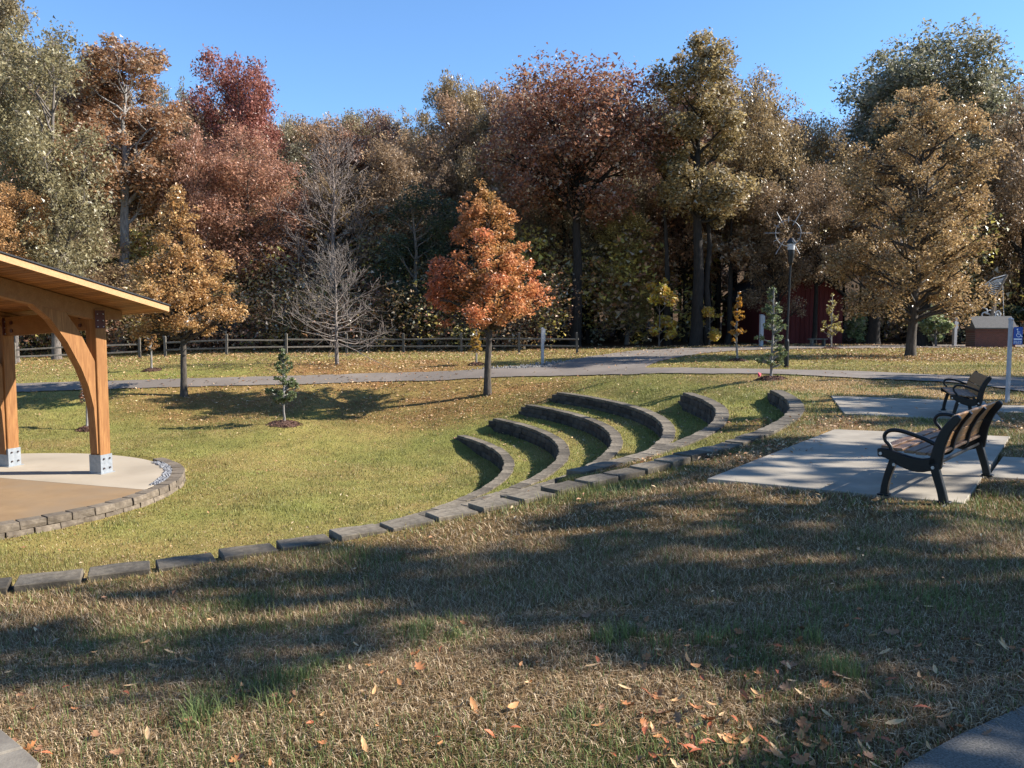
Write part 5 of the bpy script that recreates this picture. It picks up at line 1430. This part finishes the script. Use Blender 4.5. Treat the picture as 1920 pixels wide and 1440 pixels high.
# ------------------------------------------------------------------ grass
def blades(name, label, npts, ylo, yhi, hlo, hhi, wid, seed, seg=1, margin=1.12, dens=None, curl=.5):
    rng = np.random.default_rng(seed)
    # uniform per area in the wedge the picture sees
    y = np.sqrt(rng.uniform(ylo ** 2, yhi ** 2, npts)); x = rng.uniform(-1, 1, npts) * (.615 * y * margin + .25)
    keep = ~hard(x, y)
    x = x[keep]; y = y[keep]; n = len(x); z = Tz(x, y)
    g, lit, bowl, far, wood = zone(x, y)
    base = ground_col(x, y)
    isg = rng.uniform(0, 1, n) < np.clip(g * 1.05, 0, .95)
    gcol = np.where((np.maximum(bowl, far))[:, None] > .5, YGREEN * .85, GREEN)
    straw = pal_mix([(.075,.042,.020),(.22,.135,.062),(.44,.29,.145),(.72,.56,.36)], np.clip(rng.uniform(0, 1, n) ** 1.25 + .05, 0, 1))
    grn = gcol * rng.uniform(.5, 1.5, n)[:, None] * (0.7 + .6 * fbm(x * .9 + 7, y * .9, 55))[:, None]
    col = np.where(isg[:, None], grn, straw); col = col * .8 + base * .2
    tuft = fbm(x * 2.6, y * 2.6, 77, 3)
    h = rng.uniform(hlo, hhi, n) * (0.6 + .9 * tuft) * np.where(isg, 1.15, .9)
    tall = (fbm(x * .9 + 40, y * .9, 91, 2) > .66) & isg; h = np.where(tall, h * 1.5, h)
    tf = tuft_field(x, y) if ylo < 20 else np.zeros(n); h = h * (1 + .55 * np.clip(tf, 0, 1) * isg); grn_boost = np.clip(tf, 0, 1)[:, None] * isg[:, None]; col = col * (1 - .5 * grn_boost) + np.array([.15, .19, .07]) * .5 * grn_boost * rng.uniform(.6, 1.5, n)[:, None]
    ang = rng.uniform(0, 2*pi, n); lean = rng.uniform(.15, 1.0, n) * np.where(isg, .9, 2.6) * curl * 1.7
    dx, dy = np.cos(ang), np.sin(ang); sx, sy = -dy, dx
    wd = wid * rng.uniform(.6, 1.4, n)
    if seg == 1:
        V = np.stack([np.stack([x - sx*wd, y - sy*wd, z - .004], 1), np.stack([x + sx*wd, y + sy*wd, z - .004], 1),
                      np.stack([x + dx*h*lean, y + dy*h*lean, z + h / np.sqrt(1 + lean**2)], 1)], 1).reshape(-1, 3)
        F = np.arange(3 * n).reshape(-1, 3); kk = 3
    else:
        hm = h * .55; lm = lean * .5; mx_, my_ = x + dx*hm*lm, y + dy*hm*lm; mz = z + hm
        tx, ty = x + dx*h*lean, y + dy*h*lean; tz = z + h / np.sqrt(1 + lean**2) * .95
        V = np.stack([np.stack([x - sx*wd, y - sy*wd, z - .004], 1), np.stack([x + sx*wd, y + sy*wd, z - .004], 1),
                      np.stack([mx_ + sx*wd*.8, my_ + sy*wd*.8, mz], 1), np.stack([mx_ - sx*wd*.8, my_ - sy*wd*.8, mz], 1), np.stack([tx, ty, tz], 1)], 1).reshape(-1, 3)
        k = 5 * np.arange(n)[:, None]
        F = np.concatenate([k + np.array([[0, 1, 2]]), k + np.array([[0, 2, 3]]), k + np.array([[3, 2, 4]])], 0); kk = 5
    cc = np.ones((len(V), 4)); cc[:, :3] = np.repeat(np.clip(col, .004, .9), kk, 0)
    return tag(link(name, np_mesh(name, V, F, {'Col': cc}), M['grass']), label, 'grass', kind='stuff')
blades('near_grass', 'dry straw coloured grass with green tufts in the foreground', 110000, 2.6, 4.6, .024, .055, .0018, 801, seg=2)
blades('shaded_grass', 'dry grass in the dappled shade beside the outer wall', 120000, 4.6, 6.5, .024, .058, .0026, 805)
blades('middle_grass', 'mown grass around the bench pads and terraces', 250000, 6.5, 14, .025, .06, .0042, 802)
blades('lawn_grass', 'yellow green lawn in the bowl below the stage', 240000, 14, 30, .025, .05, .008, 803)
blades('far_grass', 'leaf strewn grass between the trail and the fence', 110000, 30, 52, .03, .06, .013, 804)

# fallen leaves -------------------------------------------------------
LEAFC = [(.42,.19,.07),(.48,.26,.11),(.32,.13,.05),(.50,.32,.16),(.36,.10,.04),(.24,.12,.06)]
lm = []
for k, c in enumerate(LEAFC):
    mm = noise_mat('fallen_leaf_%d' % k, tuple(v * .8 for v in c), tuple(min(.9, v * 1.2) for v in c), 40, .6, .2, bdist=.002); lm.append(mm)
def leaf_shape(seed):
    r = random.Random(seed); n = 9; Ln = .09; wd = r.uniform(.24, .36) * Ln * (1.5 if seed % 3 == 2 else 1); lob = .45 if seed % 3 == 2 else .12
    vs = []; fs = []; curl = r.uniform(-.25, .5); tw = r.uniform(-.5, .5)
    for i in range(n + 1):
        t = i / n; w_ = wd * (sin(pi * min(1, t * .96 + .02)) ** .8) * .5 * (1 + r.uniform(-.1, .1) + lob * (1 if i % 2 else -1))
        x = Ln * (t - .5); z = curl * Ln * (2 * t - 1) ** 2 * .5; a = tw * (t - .5)
        vs += [(x, -w_ * cos(a), z + w_ * .35 - w_ * sin(a)), (x, 0, z), (x, w_ * cos(a), z + w_ * .35 + w_ * sin(a))]
    for i in range(n):
        o_ = 3 * i; fs += [(o_, o_+1, o_+4, o_+3), (o_+1, o_+2, o_+5, o_+4)]
    return MB().add(vs, fs).mesh('fallen_leaf', smooth=True)
LS = [leaf_shape(k) for k in range(6)]
for k, m_ in enumerate(LS): m_.materials.append(lm[k])
rng = np.random.default_rng(900)
cnt = 0
while cnt < 300:
    if cnt % 10 < 6:
        px = 960 + abs(rng.normal(0, 1)) * 330 + 240 if cnt % 2 else rng.normal(1560, 190); py = rng.uniform(1180, 1440) if cnt % 3 else rng.normal(1395, 40)
    else:
        px = rng.uniform(0, 1920); py = rng.uniform(1130, 1440)
    if not (0 <= px <= 1925 and 1080 < py < 1445): continue
    p = at_height(px, py, 0.02)
    x, y = p.x, p.y
    inpath = bool(in_poly(np.array([x]), np.array([y]), PATH_BR)[0] | in_poly(np.array([x]), np.array([y]), PATH_BL)[0])
    if inpath and rng.uniform() < .93: continue
    o = link('fallen_leaf', LS[int(rng.integers(0, 6))], None, GROUND)
    o.location = (x, y, float(Tz(x, y)) + (.026 if inpath else rng.uniform(.022, .042)))
    o.rotation_euler = (rng.normal(0, .35), rng.normal(0, .35), rng.uniform(0, 2*pi))
    s_ = rng.uniform(.4, .9); o.scale = (s_, s_, s_)
    cnt += 1
def litter(name, label, seed, n, ylo, yhi, size, base_p):
    rng = np.random.default_rng(seed)
    y = np.sqrt(rng.uniform(ylo**2, yhi**2, n)); x = rng.uniform(-1, 1, n) * .66 * y
    g, lit, bowl, far, wood = zone(x, y)
    hd = hard(x, y)
    dx = x - C[0]; dy = y - C[1]; r = np.hypot(dx, dy)
    p = np.clip(base_p + lit * 1.1, 0, 1) * np.where(hd, .22, 1) * np.where((r < 9.5), .5, 1)
    keep = rng.uniform(0, 1, n) < p
    rs = np.hypot(x - SC[0], y - SC[1]); keep &= rs > SR
    x, y, hd = x[keep], y[keep], hd[keep]; m_ = len(x)
    P = np.stack([x, y, Tz(x, y) + np.where(hd, .045, .03) + rng.uniform(0, .02, m_)], 1)
    inpad = np.zeros(m_, bool)
    for Q in (PAD1, PAD1W, PAD2, PAD2W): inpad |= in_poly(x, y, Q)
    P[:, 2] = np.where(inpad, .022, P[:, 2])
    V, F = leaf_quads(P, size * (.6 + y / yhi * .5), .5, rng, 1.1)
    col = pal_mix([(.20,.095,.045),(.32,.16,.07),(.46,.28,.13),(.58,.44,.26),(.30,.10,.045)], rng.uniform(0, 1, m_))
    cc = np.ones((m_*4, 4)); cc[:, :3] = np.repeat(col * rng.uniform(.6, 1.25, m_)[:, None], 4, 0)
    tag(link(name, np_mesh(name, V, F, {'Col': cc}), M['litter']), label, 'leaf litter', kind='stuff')
litter('near_leaf_litter', 'brown fallen leaves drifted round the pads and near grass', 901, 30000, 4.5, 14, .055, .02)
litter('lawn_leaf_litter', 'pale fallen leaves speckling the lawn and terraces', 902, 42000, 14, 31, .075, .07)
litter('far_leaf_litter', 'fallen leaves scattered on the grass by the fence and trees', 903, 60000, 31, 54, .12, .14)
print('LEAVES', TOTAL_LEAF, 'TRIS', sum(len(o.data.polygons) * (2 if len(o.data.polygons) and o.data.polygons[0].loop_total == 4 else 1) for o in bpy.data.objects if o.type == 'MESH' and len(o.data.polygons) > 2000))
